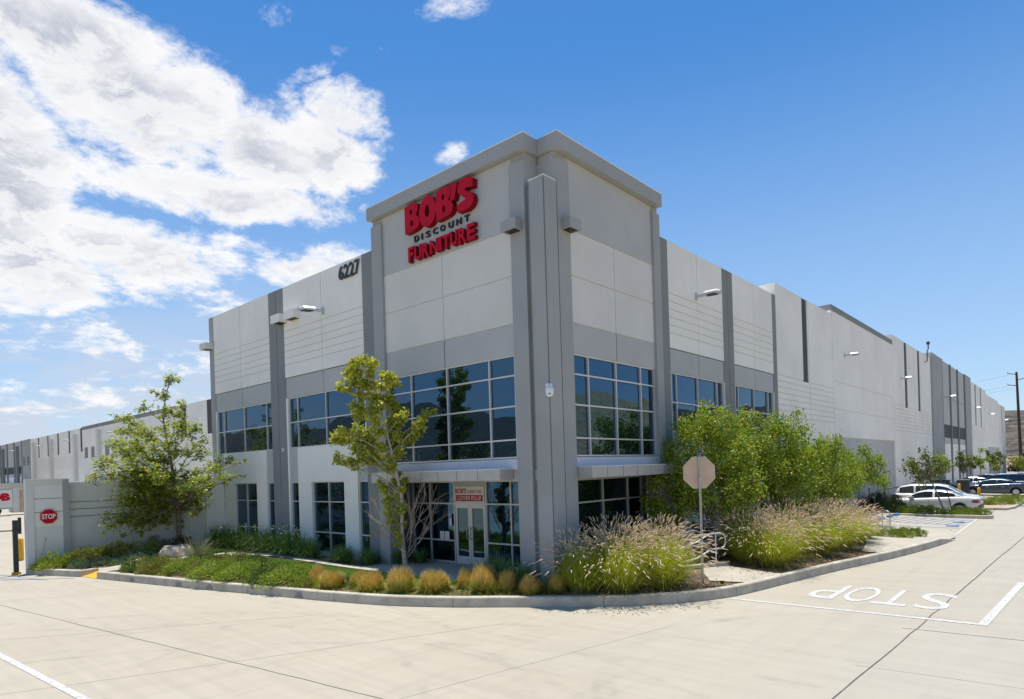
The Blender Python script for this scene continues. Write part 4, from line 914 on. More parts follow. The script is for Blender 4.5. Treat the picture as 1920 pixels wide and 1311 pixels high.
tree('sycamore_tree', 'spreading tree with lobed green leaves beside the STOP wall at left', 'tree', (-31.1, 11.75, .18), [(.0, 0, -.05), (.02, 0, 1.0), (-.02, .02, 2.2), (-.18, .05, 3.6), (-.40, .05, 5.0), (-.58, 0, 6.4), (-.30, 0, 7.6), (-.05, 0, 8.1)],
     [syc_at(x, y, r_) for x, y, r_ in syc], LF_SYC, BARK, 130, .16, .46, clear=1.9, r0=.12, twig=.009)
K2 = 1/58.9
ash = [(679, 673), (703, 675), (721, 682), (668, 693), (688, 693), (710, 697), (739, 696), (756, 708), (664, 724), (681, 713), (701, 716), (719, 719), (739, 722), (759, 715), (695, 739), (713, 733), (724, 744), (743, 744), (684, 758), (688, 775), (717, 768), (732, 759), (750, 757), (761, 772), (776, 775), (724, 786), (743, 788),
       (761, 790), (664, 804), (645, 813), (634, 818), (677, 797), (691, 808), (681, 820), (702, 816), (727, 808), (746, 812), (761, 816), (776, 823), (794, 810), (809, 794), (820, 774), (784, 815), (682, 838), (702, 838), (724, 834), (746, 832), (765, 845), (684, 853), (701, 860), (724, 856), (746, 856), (648, 856), (675, 863), (728, 872), (750, 872),
       (741, 880), (757, 887), (727, 904), (749, 900), (767, 902), (732, 915), (766, 917), (734, 930), (757, 932), (733, 944), (765, 947), (736, 961), (760, 957), (740, 977), (757, 975), (763, 987), (751, 997), (757, 1012)]
def dead(mb, W_, T):
    def z(p, dd): return W_(((p[0]-768)*K2, dd, (1078-p[1])*K2))
    def grow(a, d, L, r, lvl):
        b = a+d*L; mb.tube(curve_pts(a, b, .04, 3, .05), [r, r*.85, r*.7, r*.5], DEAD, 4, cap=False)
        if lvl:
            for _ in range(3 if lvl > 1 else 2): nd = (d+Vector([random.gauss(0, .38) for _ in range(3)])+Vector((0, 0, .22))).normalized(); grow(a+d*L*random.uniform(.35, 1), nd, L*random.uniform(.55, .8), r*.6, lvl-1)
    for p0, p1, dd in (((772, 1045), (800, 1012), 0), ((773, 1038), (790, 975), -.2), ((771, 1040), (812, 980), .25), ((766, 1038), (738, 1010), 0), ((765, 1020), (722, 985), .1), ((767, 1030), (742, 1003), -.25), ((770, 1010), (790, 940), .1), ((772, 1015), (806, 955), -.15)):
        a = z(p0, 0); b = z(p1, dd*2); grow(a, (b-a).normalized(), (b-a).length*1.05, .017, 3)
    for p0, p1 in (((745, 880), (800, 850)), ((742, 860), (790, 870)), ((735, 700), (778, 700))): a = z(p0, 0); b = z(p1, .1); grow(a, (b-a).normalized(), (b-a).length*.7, .007, 1)
tree('young_tree', 'slim young tree with pale yellow-green leaves and bare low twigs before the glass doors', 'tree', (-16.2, 12.95, .28), [(0, 0, -.05), (-.04, 0, .6), (-.09, 0, 1.3), (-.06, 0, 2.5), (-.33, 0, 3.9), (-.62, 0, 5.2), (-.85, 0, 6.2), (-1.0, 0, 6.75)],
     [((x-768)*K2, random.uniform(-.5, .5)*(.4 if y > 870 else 1), (1078-y)*K2, (.24 if y < 870 else .17)) for x, y in ash], LF_ASH, BARKP, 175, .112, .22, kind='leaf', clear=1.2, r0=.085, twig=.007, shoots=dead, droop=.5)
def myrtle(base, lobes, n, label, stems=7, size=.092, lm=None, name='crape_myrtle', group='crape myrtles along the right facade'):
    t = thing(name, label, 'tree', base, 0, group); mb = MB(); P = []
    W_ = lambda q: Vector((rt.x*q[0]+fw.x*q[1], rt.y*q[0]+fw.y*q[1], q[2]))
    tot = sum(l[3]**2 for l in lobes); cen = []
    for l in lobes:
        c = W_(l); k = max(5, int(n/150*l[3]**2/tot))
        for _ in range(k):                                # sprays sit near each lobe's surface and end in upright shoots
            d = Vector([random.gauss(0, 1) for _ in range(3)]).normalized(); q = c+Vector((d.x, d.y, d.z*.95))*l[3]*random.uniform(.50, 1.14); cen.append(q)
            up_ = Vector((d.x*.5+random.gauss(0, .3), d.y*.5+random.gauss(0, .3), .9)).normalized(); Ls = random.uniform(.25, .62)
            mb.tube([q-up_*.2, q+up_*Ls*.5, q+up_*Ls], [.006, .005, .003], BARK, 3, cap=False)
            for i in range(150):
                s = random.random()**.8*Ls-.12; w_ = .17*(1-.75*max(0, s)/Ls)+.02; P.append(q+up_*s+Vector([random.gauss(0, w_) for _ in range(3)]))
    for k in range(stems):
        a = 2*math.pi*k/stems; s = Vector((math.cos(a)*.12, math.sin(a)*.12, -.05)); e = cen[random.randrange(len(cen))]; mb.tube(curve_pts(s, e, -.02, 7, .05), [.034-.0038*i for i in range(8)], BARK, 6)
        for _ in range(3): e2 = cen[random.randrange(len(cen))]; mb.tube(curve_pts(s.lerp(e, .4), e2, -.02, 5, .05), [.016-.0022*i for i in range(6)], BARK, 4)
    mb.obj('trunk', t); V, F = leaves(np.array([tuple(p) for p in P]), size, droop=.1, aspect=.7); add('crown', np_mesh('crown', V, F, [lm or LF_MYR]), t); return t
myrtle((-9.3, 20.6, .3), [(-1.0, 0, 2.6, 1.0), (-1.35, .2, 1.7, .8), (-.3, .2, 3.6, 1.2), (.4, -.2, 2.2, 1.1), (-.6, -.3, 4.3, .65), (.5, .3, 4.4, .7), (-1.7, 0, 2.3, .5), (.6, .5, 3.2, 1.0)], 20000, 'bushy bright green crape myrtle nearest the tower, behind the back of the stop sign')
myrtle((-9.1, 24.6, .3), [(0, 0, 2.6, 1.4), (-.2, .2, 3.9, 1.1), (.9, 0, 3.7, 1.0), (.9, -.3, 2.3, 1.2), (-.9, -.2, 3.0, 1.1), (1.0, .3, 4.4, .55), (-.5, 0, 4.6, .5)], 20000, 'bushy bright green crape myrtle, second from the tower, its top against the ribbed wall')
myrtle((-8.9, 29.0, .25), [(0, 0, 2.5, 1.2), (.3, .3, 3.5, 1.0), (1.0, 0, 2.7, 1.0), (-.8, 0, 3.0, 1.1), (.2, 0, 1.6, 1.1), (1.2, 0, 3.5, .6)], 13500, 'round crape myrtle third from the tower, above the pink plumes', 6)
myrtle((-8.9, 33.4, .15), [(0, 0, 2.6, 1.1), (-.5, .2, 3.3, .8), (.5, 0, 2.0, .8), (-.7, -.2, 2.0, .8)], 10000, 'smaller crape myrtle, fourth from the tower, before the gray recessed panel', 5)
t = myrtle((-8.5, 36.6, .06), [(0, 0, 2.5, .75), (.5, .1, 2.9, .6), (-.5, 0, 2.9, .55), (.3, 0, 3.5, .40), (-.6, .2, 3.3, .35), (.8, 0, 2.3, .4)], 5200, 'small staked tree beside the bike racks', 2, name='staked_tree', group=None)
mb = MB(); mb.tube([(.28, .0, 0), (.28, 0, 2.0)], .03, WOODP, 6); mb.obj('stake', t); mb = MB(); mb.tube([(-.22, .1, 0), (-.22, .1, 2.0)], .03, WOODP, 6); mb.obj('stake', t)
# leaning tree on the first parking island, and the rows beyond
def small_tree(name, base, H, rad, n, lm, label, lean=(0, 0), group=None, size=.16, stake=True):
    t = thing(name, label, 'tree', base, 0, group); mb = MB(); top = Vector((lean[0], lean[1], H*.72)); mb.tube([(0, 0, -.05), tuple(top*.5+Vector((.04, 0, 0))), tuple(top)], [.055, .045, .03], BARK, 6); P = []
    for _ in range(max(10, n//70)):
        d = Vector([random.gauss(0, 1) for _ in range(3)]).normalized(); c = top+Vector((d.x*rad, d.y*rad, d.z*H*.26))*random.uniform(.35, 1)
        mb.tube(curve_pts(top*random.uniform(.55, 1), c, .05, 3, .05), [.02, .015, .01, .005], BARK, 4, cap=False)
        for i in range(70): P.append(tuple(c+Vector([random.gauss(0, rad*.17) for _ in range(3)])))
    mb.obj('trunk', t); V, F = leaves(np.array(P), size, droop=.2); add('crown', np_mesh('crown', V, F, [lm]), t)
    if stake:
        mb = MB(); mb.tube([(.35, .1, 0), (.05, .02, 1.6)], .028, WOODP, 6); mb.obj('stake', t)
    return t
small_tree('island_tree', (-6.15, 45.3, .12), 3.8, 1.15, 1700, LF_FAR, 'leaning young tree on the parking island, before the white cars', (-.95, -.1), size=.15)
fr = [(-8.9, 62.5, 4.4, 1.15, LF_SYC, 'young tree behind the island tree, before the gray finned bay'), (-8.9, 76.5, 4.9, 1.1, LF_FAR, 'dark young tree in front of the finned bay, behind the green utility box'), (-8.9, 82.0, 4.5, .9, LF_FAR, 'thin young tree second from the utility box'), (-8.8, 90.5, 5.0, 1.2, LF_MYR, 'rounded bright green young tree over the gray sedan'),
      (-8.7, 98.5, 5.2, .9, LF_FAR, 'narrow young tree over the roof of the dark pickup'), (-8.6, 112, 5.0, 1.2, LF_FAR, 'pale sparse young tree before the far recessed door'), (-7.9, 101, 3.6, 1.2, LF_LIME, 'first lime green tree at the far right, low against the wall end'), (-6.1, 107, 3.7, 1.5, LF_LIME, 'second lime green tree, just left of the wooden pole'), (-3.6, 104, 3.6, 1.4, LF_LIME, 'last lime green tree, at the right edge below the wooden pole')]
for x, y, H, rd, lm, lb in fr: small_tree('young_tree', (x, y, .12), H*.86, rd*.66, 620, lm, lb, (random.uniform(-.2, .3), 0), 'young trees beyond the parked cars', .20, False)

# ------------------------------------------------------------------ grasses and shrubs
def fountain_proto(seed):
    global rng; rng = np.random.default_rng(seed); w = (.14, -.05)
    V1, F1, _, _ = blades(2100, .34, (.80, 1.45), (.05, .95), .55, .011, 5, w); V2, F2, _, _ = blades(420, .34, (.55, 1.1), (.5, 1.5), .9, .010, 4)
    V3, F3, tp, d = blades(390, .28, (.85, 1.32), (.04, .92), .26, .005, 4, (.08, -.03)); V4, F4 = plumes(tp, d, (.12, .21), .0125)
    a = np_mesh('blades', np.concatenate([V1, V3]), np.concatenate([F1, F3+len(V1)]), [GR_F]); b = np_mesh('dry_blades', V2, F2, [GR_FD]); c = np_mesh('plumes', V4, F4, [PLUME]); return a, b, c
FP = [fountain_proto(s_) for s_ in (3, 14, 25)]; rng = np.random.default_rng(5)
FG = [(-10.10, 14.0, 1.0, 'nearest the corner column, leaning over the golden mounds'), (-9.25, 14.55, 1.08, 'second from the corner column, behind the shadowed curb'), (-8.55, 15.55, 1.08, 'just left of the stop sign post'), (-9.9, 15.4, 1.1, 'in the back row beside the tower glass'), (-9.4, 16.7, 1.05, 'behind the one left of the stop sign post'),
      (-8.15, 20.55, 1.08, 'just right of the white handrail'), (-7.30, 20.35, .98, 'at the curb, first right of the concrete landing'), (-8.9, 21.6, 1.12, 'behind the handrail under the first crape myrtle'), (-7.55, 22.1, 1.08, 'third along the curb right of the handrail'), (-6.95, 23.6, 1.02, 'with its plumes hanging over the curb bend'), (-8.2, 23.8, 1.15, 'in the back row under the second crape myrtle'),
      (-6.75, 25.4, 1.05, 'bright green, fourth along the curb'), (-7.7, 25.9, 1.08, 'in the back row, dense with mauve plumes'), (-6.85, 27.4, 1.0, 'mauve plumed, near the end of the row'), (-7.9, 28.0, .98, 'behind the last but one of the row'), (-6.75, 28.9, .62, 'small golden one at the right end of the row')]
for i, (x, y, s_, lb) in enumerate(FG):
    t = thing('fountain_grass', 'tall fountain grass '+lb, 'grass clump', (x, y, gz(x, y)-.02), random.uniform(-.5, .5), 'fountain grass clumps along the curb'); t.scale = (s_,)*3
    a, b, c = FP[i % 3]; add('blades', a, t); add('dry_blades', b, t); add('plumes', c, t)
GOLDG = mat('cut_grass_green', (.30, .32, .05), .7, island=[(.42, .40, .09), (.22, .27, .04), (.60, .46, .17), (.50, .36, .10), (.26, .30, .04)], trans=.15)
def mound_proto(seed):
    r_ = np.random.default_rng(seed); n = 3000; d = r_.normal(size=(n, 3)); d[:, 2] = np.abs(d[:, 2]); d /= np.linalg.norm(d, axis=1)[:, None]; wob2 = 1+.13*np.sin(d[:, 0]*4+seed)*np.cos(d[:, 1]*3+seed)+.08*r_.normal(size=n)
    e = np.stack([d[:, 0]*.37, d[:, 1]*.37, d[:, 2]**.72*.57], 1)*wob2[:, None]; s = np.stack([d[:, 0]*.16, d[:, 1]*.16, np.maximum(.0, e[:, 2]-.38)], 1); side = np.stack([-d[:, 1], d[:, 0], d[:, 2]*0], 1)*.0065
    V = np.stack([s-side, s+side, e+side*.5, e-side*.5], 1).reshape(-1, 3); i = np.arange(n)*4; return np_mesh('cut_blades', V, np.stack([i, i+1, i+2, i+3], 1), [GOLD, GOLDG], ((e[:, 2] < .20+.12*np.sin(seed*2+d[:, 0]*4)) | (r_.uniform(size=n) < .07*seed)).astype(np.int32))
MP = [mound_proto(k) for k in (1, 2, 3)]
def tuft(seed, n, r0, ln, lean, dr, w, m, nm='blades'):
    global rng; rng = np.random.default_rng(seed); V, F, tp, d = blades(n, r0, ln, lean, dr, w, 4); return np_mesh(nm, V, F, [m]), tp
stray, _ = tuft(9, 300, .30, (.22, .62), (.3, 1.35), .8, .008, GR_F)
BL = [(-17.25, 10.45, .95, 'leftmost'), (-16.55, 10.45, 1.08, 'large, second from the left'), (-15.85, 10.95, .8, 'darker and half hidden, third from the left'), (-15.1, 10.85, 1.12, 'broad with long stray stalks'), (-14.25, 11.2, 1.08, 'just left of the tree trunk in front of the doors'), (-13.45, 11.72, 1.12, 'tallest, before the left end of the doors'),
      (-12.95, 12.55, .92, 'smaller and set back, before the doors'), (-12.2, 12.42, 1.12, 'before the right door'), (-11.75, 12.8, .9, 'under the right storefront pane'), (-11.0, 12.95, 1.02, 'at the foot of the corner column'), (-10.55, 13.45, .92, 'rightmost, half buried in fountain grass')]
for i, (x, y, s_, lb) in enumerate(BL):
    t = thing('clipped_grass_mound', 'golden clipped grass mound, '+lb, 'grass clump', (x, y, gz(x, y)-.02), i*.7, 'clipped golden grass mounds along the curb'); t.scale = (s_*random.uniform(.88, 1.14), s_*random.uniform(.88, 1.12), s_*random.uniform(.86, 1.16)); t.rotation_euler = (random.uniform(-.12, .12), random.uniform(-.12, .12), i*.7); add('cut_blades', MP[i % 3], t); add('stray_blades', stray, t)
S1, _ = tuft(21, 330, .16, (.5, .85), (.1, 1.15), .75, .022, STRP); S2, _ = tuft(22, 330, .18, (.45, .9), (.1, 1.25), .8, .020, STRP)
fl = leaves(np.stack([rng.normal(0, .30, 26), rng.normal(0, .30, 26), rng.uniform(.45, .78, 26)], 1), .055); FLM = np_mesh('flowers', fl[0], fl[1], [FLOW])
SPS = 1.25
SP = [(-31.9, 13.55, 1.15, 1), (-31.0, 13.5, 1.2, 1), (-30.1, 13.45, 1.15, 1), (-29.3, 13.5, 1.2, 1), (-28.5, 13.4, 1.1, 1), (-27.7, 13.45, 1.1, 1), (-26.9, 13.5, 1.25, 1), (-26.0, 13.45, 1.2, 1), (-25.1, 13.45, 1.2, 1), (-24.2, 13.4, 1.25, 1), (-23.3, 13.35, 1.1, 1), (-22.5, 13.4, .95, 1), (-21.0, 13.6, .95, 0), (-20.3, 13.4, .95, 0), (-19.3, 13.75, .9, 0), (-18.9, 13.5, .85, 0), (-18.1, 14.2, .9, 0), (-17.6, 14.7, .85, 0), (-12.9, 13.55, 1.1, 0), (-12.35, 13.25, 1.15, 0), (-11.75, 13.45, 1.05, 0), (-12.9, 12.95, .95, 0)]
pos = lambda x: 'by the glass doors' if x > -14 else ('left of the entrance recess' if x > -19.7 else ('under the narrow window left of the tower' if x > -21.5 else None))
onames = ['first', 'second', 'third', 'fourth', 'fifth', 'sixth', 'seventh', 'eighth', 'ninth', 'tenth', 'eleventh', 'twelfth']
for i, (x, y, s_, f_) in enumerate(SP):
    if f_: lb = f'{onames[i]} from the left of the flowering dark green clumps along the left facade'
    else: lb = ['left one of two strappy clumps under the narrow window next to the tower', 'right one of two strappy clumps under the narrow window next to the tower', 'dark strappy clump at the left foot of the tower pilaster', 'smaller dark strappy clump in front of the tower pilaster', 'dark strappy clump at the mouth of the entrance recess, left side', 'dark strappy clump deepest in the shaded entrance recess',
                'strappy dark green clump before the right door leaf', 'strappy dark green clump between the doors and the corner column', 'strappy dark green clump touching the corner column', 'strappy green clump in front, behind the golden mounds by the door'][i-12]
    t = thing('strappy_plant', lb, 'plant', (x, y, gz(x, y)-.02), i*1.3, 'strappy plants along the facade'); t.scale = (s_*1.15, s_*1.0, s_*(1.3 if f_ else 1.0)); add('blades', S1 if i % 2 else S2, t)
    if f_: add('flowers', FLM, t)
def dome_shrub(seed, rx, ry, h, n, size, m, flat=.7, up_=.6):
    """a mounded shrub made of many leafy tufts of uneven height"""
    global rng; rng = np.random.default_rng(seed); k = max(24, int(rx*ry*95)); c = unit(k); c[:, 2] = np.abs(c[:, 2]); lump = rng.uniform(.62, 1.08, k); C = c*np.array([rx, ry, h])*lump[:, None]; rad = rng.uniform(.10, .21, k)*min(1.3, .6+rx*.5)
    q = rng.integers(0, k, n); d = unit(n); d[:, 2] = d[:, 2]*.8+.15; P = C[q]+d*rad[q][:, None]*rng.uniform(.3, 1.0, n)[:, None]**.6; P[:, 2] = np.maximum(P[:, 2], .01)
    D = d*.9+unit(n)*.55+c[q]*.35; D[:, 2] += up_; D /= np.linalg.norm(D, axis=1)[:, None]; V, F = leaves(P, size, D=D, droop=0, aspect=.34, jit=.5); return np_mesh('foliage', V, F, [m])
JP = [dome_shrub(31, 1.15, .8, .50, 13000, .058, JUN, up_=.25), dome_shrub(32, 1.0, .75, .46, 12000, .058, JUNB, up_=.25), dome_shrub(33, .9, .7, .44, 11000, .058, JUND, up_=.25)]
JU = [(-26.1, 8.6, 1.0, 2, 'mixed green low juniper next to the ramp corner of the curb'), (-24.9, 8.9, 1.0, 1, 'brownish low juniper, second from the ramp corner'), (-23.7, 9.35, .95, 0, 'dark green juniper with tufted tips left of the green box lid'), (-24.5, 10.15, .95, 2, 'low juniper behind the curb, right of the tall spiky tuft'), (-22.6, 9.65, .9, 1, 'browned low juniper behind the green box lid'), (-21.4, 9.55, 1.1, 0, 'deep green juniper right of the green box lid'), (-20.3, 9.85, 1.05, 0, 'bright green juniper in the middle of the left curb bed'),
      (-19.2, 10.1, 1.1, 2, 'fresh green juniper, second left of the golden mounds'), (-18.1, 10.3, 1.1, 0, 'fresh green juniper touching the leftmost golden mound'), (-22.0, 10.7, 1.0, 2, 'low juniper in the back row before the shaded path'), (-23.6, 10.6, 1.0, 1, 'brown-green juniper in the back row right of the grassy tuft'), (-27.0, 9.3, .75, 1, 'small mixed juniper by the yellow ramp')]
for i, (x, y, s_, k, lb) in enumerate(JU): t = thing('juniper_shrub', lb, 'shrub', (x, y, gz(x, y)-.08), .25+random.uniform(-.4, .4), 'low junipers along the left curb'); t.scale = (s_,)*3; add('foliage', JP[k], t)
RS = [dome_shrub(41, .85, .75, .66, 7600, .085, JUNB, up_=.6), dome_shrub(42, .85, .75, .58, 7200, .085, JUN, up_=.6), dome_shrub(43, .8, .65, .42, 5200, .075, SEN, up_=.6)]
RO = [(-30.55, 7.0, .95, 1, 'green rosemary at the foot of the STOP wall, nearest the gate'), (-30.3, 7.9, 1.0, 0, 'brownish rosemary under the right edge of the STOP wall'), (-30.2, 8.9, 1.1, 0, 'large olive rosemary along the screen wall'), (-30.3, 10.0, 1.05, 1, 'tall green rosemary along the screen wall, third from the STOP wall'), (-29.6, 7.6, .8, 2, 'blue-green low shrub behind the left curb, nearest the gate'), (-29.1, 8.2, .8, 2, 'blue-green low shrub at the curb corner left of the ramp'), (-29.3, 9.2, .85, 2, 'blue-green low shrub behind the ramp'), (-29.4, 10.0, .7, 2, 'small blue-green shrub beside the flat stone')]
for x, y, s_, k, lb in RO: t = thing('low_shrub', lb, 'shrub', (x, y, .12+.06*sst((y-6)/5)), random.uniform(0, 3), 'low shrubs before the screen wall'); t.scale = (s_,)*3; add('foliage', RS[k], t)
for x, y, z_, sc, m_, lb in ((-30.75, 10.75, .25, .85, SAGE, 'rounded gray-green shrub against the screen wall left of the tree trunk'), (-30.7, 11.7, .25, .75, HEDGE, 'dark green rounded shrub just left of the tree trunk')):
    t = thing('round_shrub', lb, 'shrub', (x, y, z_)); t.scale = (sc,)*3; add('foliage', dome_shrub(51+int(sc*10), .85, .8, .85, 5200, .075, m_), t)
g1, _ = tuft(61, 240, .12, (.6, 1.25), (.1, .95), .55, .016, mat('desert_spoon_blade', (.17, .21, .08), .6, island=[(.24, .28, .12), (.34, .30, .14)], trans=.1)); g2, tp = tuft(62, 16, .10, (1.1, 1.8), (.2, 1.0), .35, .012, DEAD, 'stalks')
for x, y, s_, lb in ((-25.35, 10.2, 1.0, 'spiky gray-green tuft with tall tan stalks right of the boulders'), (-29.8, 9.75, .75, 'spiky tuft with dry arching stalks beside the flat stone'), (-30.1, 10.6, .8, 'sparse spiky tuft with reddish stalks behind the blue-green shrubs')):
    t = thing('spiky_plant', lb, 'plant', (x, y, gz(x, y)-.02), random.uniform(0, 6)); t.scale = (s_,)*3; add('blades', g1, t); add('stalks', g2, t)
def rock(x, y, z_, a, b, h, seed, lb):
    import bmesh
    bm = bmesh.new(); bmesh.ops.create_icosphere(bm, subdivisions=4, radius=1)
    for v in bm.verts:
        n = v.co.normalized(); q = n*1.3+Vector((seed, seed*2, 0)); f = 1+.28*mnoise.noise(q)+.10*mnoise.noise(q*3)+.04*mnoise.noise(q*8); c = n*f; c.z = min(c.z, .72+.05*mnoise.noise(q*2)); v.co = Vector((c.x*a, c.y*b, c.z*h))
    me = bpy.data.meshes.new('boulder'); bm.to_mesh(me); bm.free(); me.materials.append(ROCK); o = add('boulder', me, None, (x, y, z_), seed*.7); tag(o, lb, 'boulder', 'boulders in the left bed')
rock(-28.7, 10.75, .34, .66, .48, .62, 2, 'largest tan boulder, left of the tree trunk'); rock(-26.15, 10.15, .28, .5, .34, .34, 5, 'low pale boulder right of the largest one'); rock(-28.9, 9.25, .24, .55, .32, .20, 8, 'flat tan stone near the yellow ramp'); rock(-22.05, 9.02, .16, .24, .17, .13, 11, 'small pale stone behind the curb beside the green box lid')
mb = MB(); mb.prism([(-22.95, 8.83), (-22.42, 8.93), (-22.48, 9.2), (-23.0, 9.1)], .10, .20, mat('box_lid_green', (.10, .20, .13), .6)); tag(mb.obj('irrigation_box'), 'green plastic irrigation box lid set in the left curb bed', 'valve box')
# lawn blades
def lawn(poly_fn, n, box):
    P = np.stack([rng.uniform(box[0], box[1], n), rng.uniform(box[2], box[3], n)], 1); keep = [poly_fn(a, b) for a, b in P]; P = P[np.array(keep)]; Z = np.array([gz(a, b) for a, b in P]); m_ = len(P)
    base_ = np.stack([P[:, 0], P[:, 1], Z-.01], 1); th = rng.uniform(0, 6.28, m_); s = np.stack([np.cos(th), np.sin(th), th*0], 1)*.006; u_ = unit(m_)*.03; u_[:, 2] = rng.uniform(.05, .09, m_)
    V = np.stack([base_-s, base_+s, base_+u_], 1).reshape(-1, 3); i = np.arange(m_)*3; return V, np.stack([i, i+1, i+2], 1)
sheet('lawn_soil', [(-32.0, 12.5), (-30, 12.4), (-28.4, 12.5)], [(-32.0, 13.3), (-30, 13.2), (-27.6, 13.5)], LAWNB, .004); sheet('lawn_soil', [(-26.2, 11.0), (-22, 11.0), (-19, 11.1), (-16.5, 11.4), (-14, 12.0)], [(-26.2, 12.25), (-22, 12.6), (-19, 12.5), (-16.5, 12.5), (-14, 12.8)], LAWNB, .004)
A_ = lawn(lambda x, y: 12.4 < y < 13.4, 16000, (-32, -27.7, 12.4, 13.4)); B_ = lawn(lambda x, y: 10.9+max(0, x+19)*.18 < y < 12.5+max(0, x+17)*.08, 38000, (-26.0, -13.6, 10.9, 12.85)); C_ = lawn(lambda x, y: cdist(x, y) > .3 and y < 12.6 and y > float(np.interp(x, CPA[:, 0], CPA[:, 1])), 7000, (-17.5, -11, 10.3, 12.9))
V = np.concatenate([A_[0], B_[0], C_[0]]); F = np.concatenate([A_[1], B_[1]+len(A_[0]), C_[1]+len(A_[0])+len(B_[0])]); tag(add('lawn_grass', np_mesh('lawn_grass', V, F, [LAWN])), 'short green lawn grass beside the entrance path', 'grass', kind='stuff')
# straw litter under the mounds
n = 5200; idx = rng.integers(18, len(CP)-22, n); off = rng.uniform(.16, 1.0, n); P = []
for i, o_ in zip(idx, off):
    a = Vector(CP[i]); b = Vector(CP[i+1]); d = (b-a).normalized(); q = a+d*random.uniform(0, .35)+Vector((-d.y, d.x))*o_; P.append((q.x, q.y, gz(q.x, q.y)+.004))
P = np.array(P); D = unit(n); D[:, 2] *= .12; V, F = leaves(P, .12, D=D, droop=0, aspect=.06); tag(add('straw_litter', np_mesh('straw_litter', V, F, [STRAW])), 'dry straw and chips scattered behind the curb', 'litter', kind='stuff')
# hedges and island planting on the right
HG = [dome_shrub(71, 1.1, .8, .75, 9000, .075, HEDGE), dome_shrub(72, 1.2, .7, .45, 8000, .07, mat('boxwood_leaf', (.20, .28, .03), .5, island=[(.28, .37, .04), (.13, .19, .025), (.34, .40, .07)], trans=.2))]
for x, y, sx, sy, sz, k, z_, lb in ((-10.0, 46.6, .85, 1.5, 1.45, 0, .1, 'dark clipped hedge at the wall end of the parking island'), (-8.95, 45.5, .8, .9, 1.3, 0, .1, 'dark rounded hedge in front of the white sedan bonnet'), (-7.55, 45.05, 1.0, .65, 1.0, 1, .12, 'low green shrub left of the leaning island tree'), (-5.2, 44.65, 1.0, .55, .9, 1, .12, 'low green shrub at the road end of the first island'), (-6.35, 31.2, .75, 1.1, .75, 1, .12, 'low green mound in front of the bike racks, left one'), (-5.85, 32.7, .55, .8, .7, 1, .06, 'low green mound in front of the bike racks, right one'),
                                   (-6.7, 57.8, .9, 1.5, 1.2, 1, .1, 'round yellow-green shrub between the two yellow bollards'), (-4.6, 55.8, 1.2, 2.2, .9, 1, .1, 'broad yellow-green ground cover on the second island'), (-4.3, 61.0, .8, 2.4, .8, 1, .1, 'yellow-green ground cover at the far end of the second island'), (-6.6, 150, 3.5, 5, 4.0, 0, .5, 'large dark green shrub under the wooden pole'), (-1.5, 158, 4, 5, 4.5, 0, 1.2, 'dark green thicket at the right edge below the pole')):
    t = thing('hedge_shrub', lb, 'shrub', (x, y, z_)); t.scale = (sx, sy, sz); add('foliage', HG[k], t)

# ------------------------------------------------------------------ street furniture
def octagon(r_): return [(r_*math.cos(R(22.5+45*k)), r_*math.sin(R(22.5+45*k))) for k in range(8)]
t = thing('stop_sign', 'tan back of an octagonal stop sign on a perforated steel post by the curb', 'sign', (-7.89, 16.60, .14), R(41.7))
m = MB(); oc = octagon(.475); m.faces([(x, .045, 3.15+z) for x, z in oc]+[(x, .050, 3.15+z) for x, z in oc], [tuple(range(8)), tuple(range(15, 7, -1))]+[(i, 8+i, 8+(i+1) % 8, (i+1) % 8) for i in range(8)], SIGNBACK); pl = m.obj('plate', t)
m = MB(); m.faces([(x*.99, .052, 3.15+z*.99) for x, z in oc], [tuple(range(7, -1, -1))], RED); m.obj('red_face', t)
o = add('sign_text', text_mesh('sign_text', 'STOP', WHT, .30, .004, .02, .72), t); o.matrix_basis = Matrix.Translation((.36, .053, 3.0)) @ Matrix(((-1, 0, 0, 0), (0, 0, 1, 0), (0, 1, 0, 0), (0, 0, 0, 1)))
m = MB(); m.box((-.028, -.01, -.3), (.028, .044, 3.58), GALV)
for k in range(118): m.box((-.010, -.0125, .12+k*.029), (.010, -.0095, .134+k*.029), CBLK)
m.obj('post', t); m = MB(); m.lathe([(.014, -.02), (.014, -.012)], (0, 0, 3.36), GALV, 8, 'Y'); m.lathe([(.014, -.02), (.014, -.012)], (0, 0, 2.95), GALV, 8, 'Y'); m.obj('bolt', t)
def rail(name, x0, y0, d, label, L=2.6):
    t = thing('handrail', label, 'handrail', (x0, y0, gz(x0, y0)), d, 'white handrails of the ramp'); m = MB(); r_ = .024
    pts = [(.0, 0, .98), (-.25, 0, 1.0), (-.65, 0, .93), (-L, 0, .45)]; m.tube([(-.02, 0, 1.02), (.18, 0, 1.02), (.32, 0, .97), (.37, 0, .87), (.37, 0, .68), (.32, 0, .58), (.18, 0, .54), (-.02, 0, .54)], r_, RAILW, 8)
    m.tube([(-.02, 0, 1.02), (-.25, 0, 1.0), (-.7, 0, .80), (-L, 0, .30)], r_, RAILW, 8); m.tube([(-.02, 0, .54), (-.25, 0, .50), (-.7, 0, .30), (-L, 0, .0)], r_, RAILW, 8); m.obj('rail', t)
    for px in (0, -1.3, -L): m = MB(); m.tube([(px, 0, -.02), (px, 0, [1.02, .56, .32][(0, -1.3, -L).index(px)])], r_, RAILW, 8); m.obj('post', t)
rail('handrail', -8.62, 19.1, R(63), 'white looped handrail standing on the concrete landing, the nearer one'); rail('handrail', -9.55, 19.35, R(63), 'white looped handrail behind the stop sign post, partly in the grass')
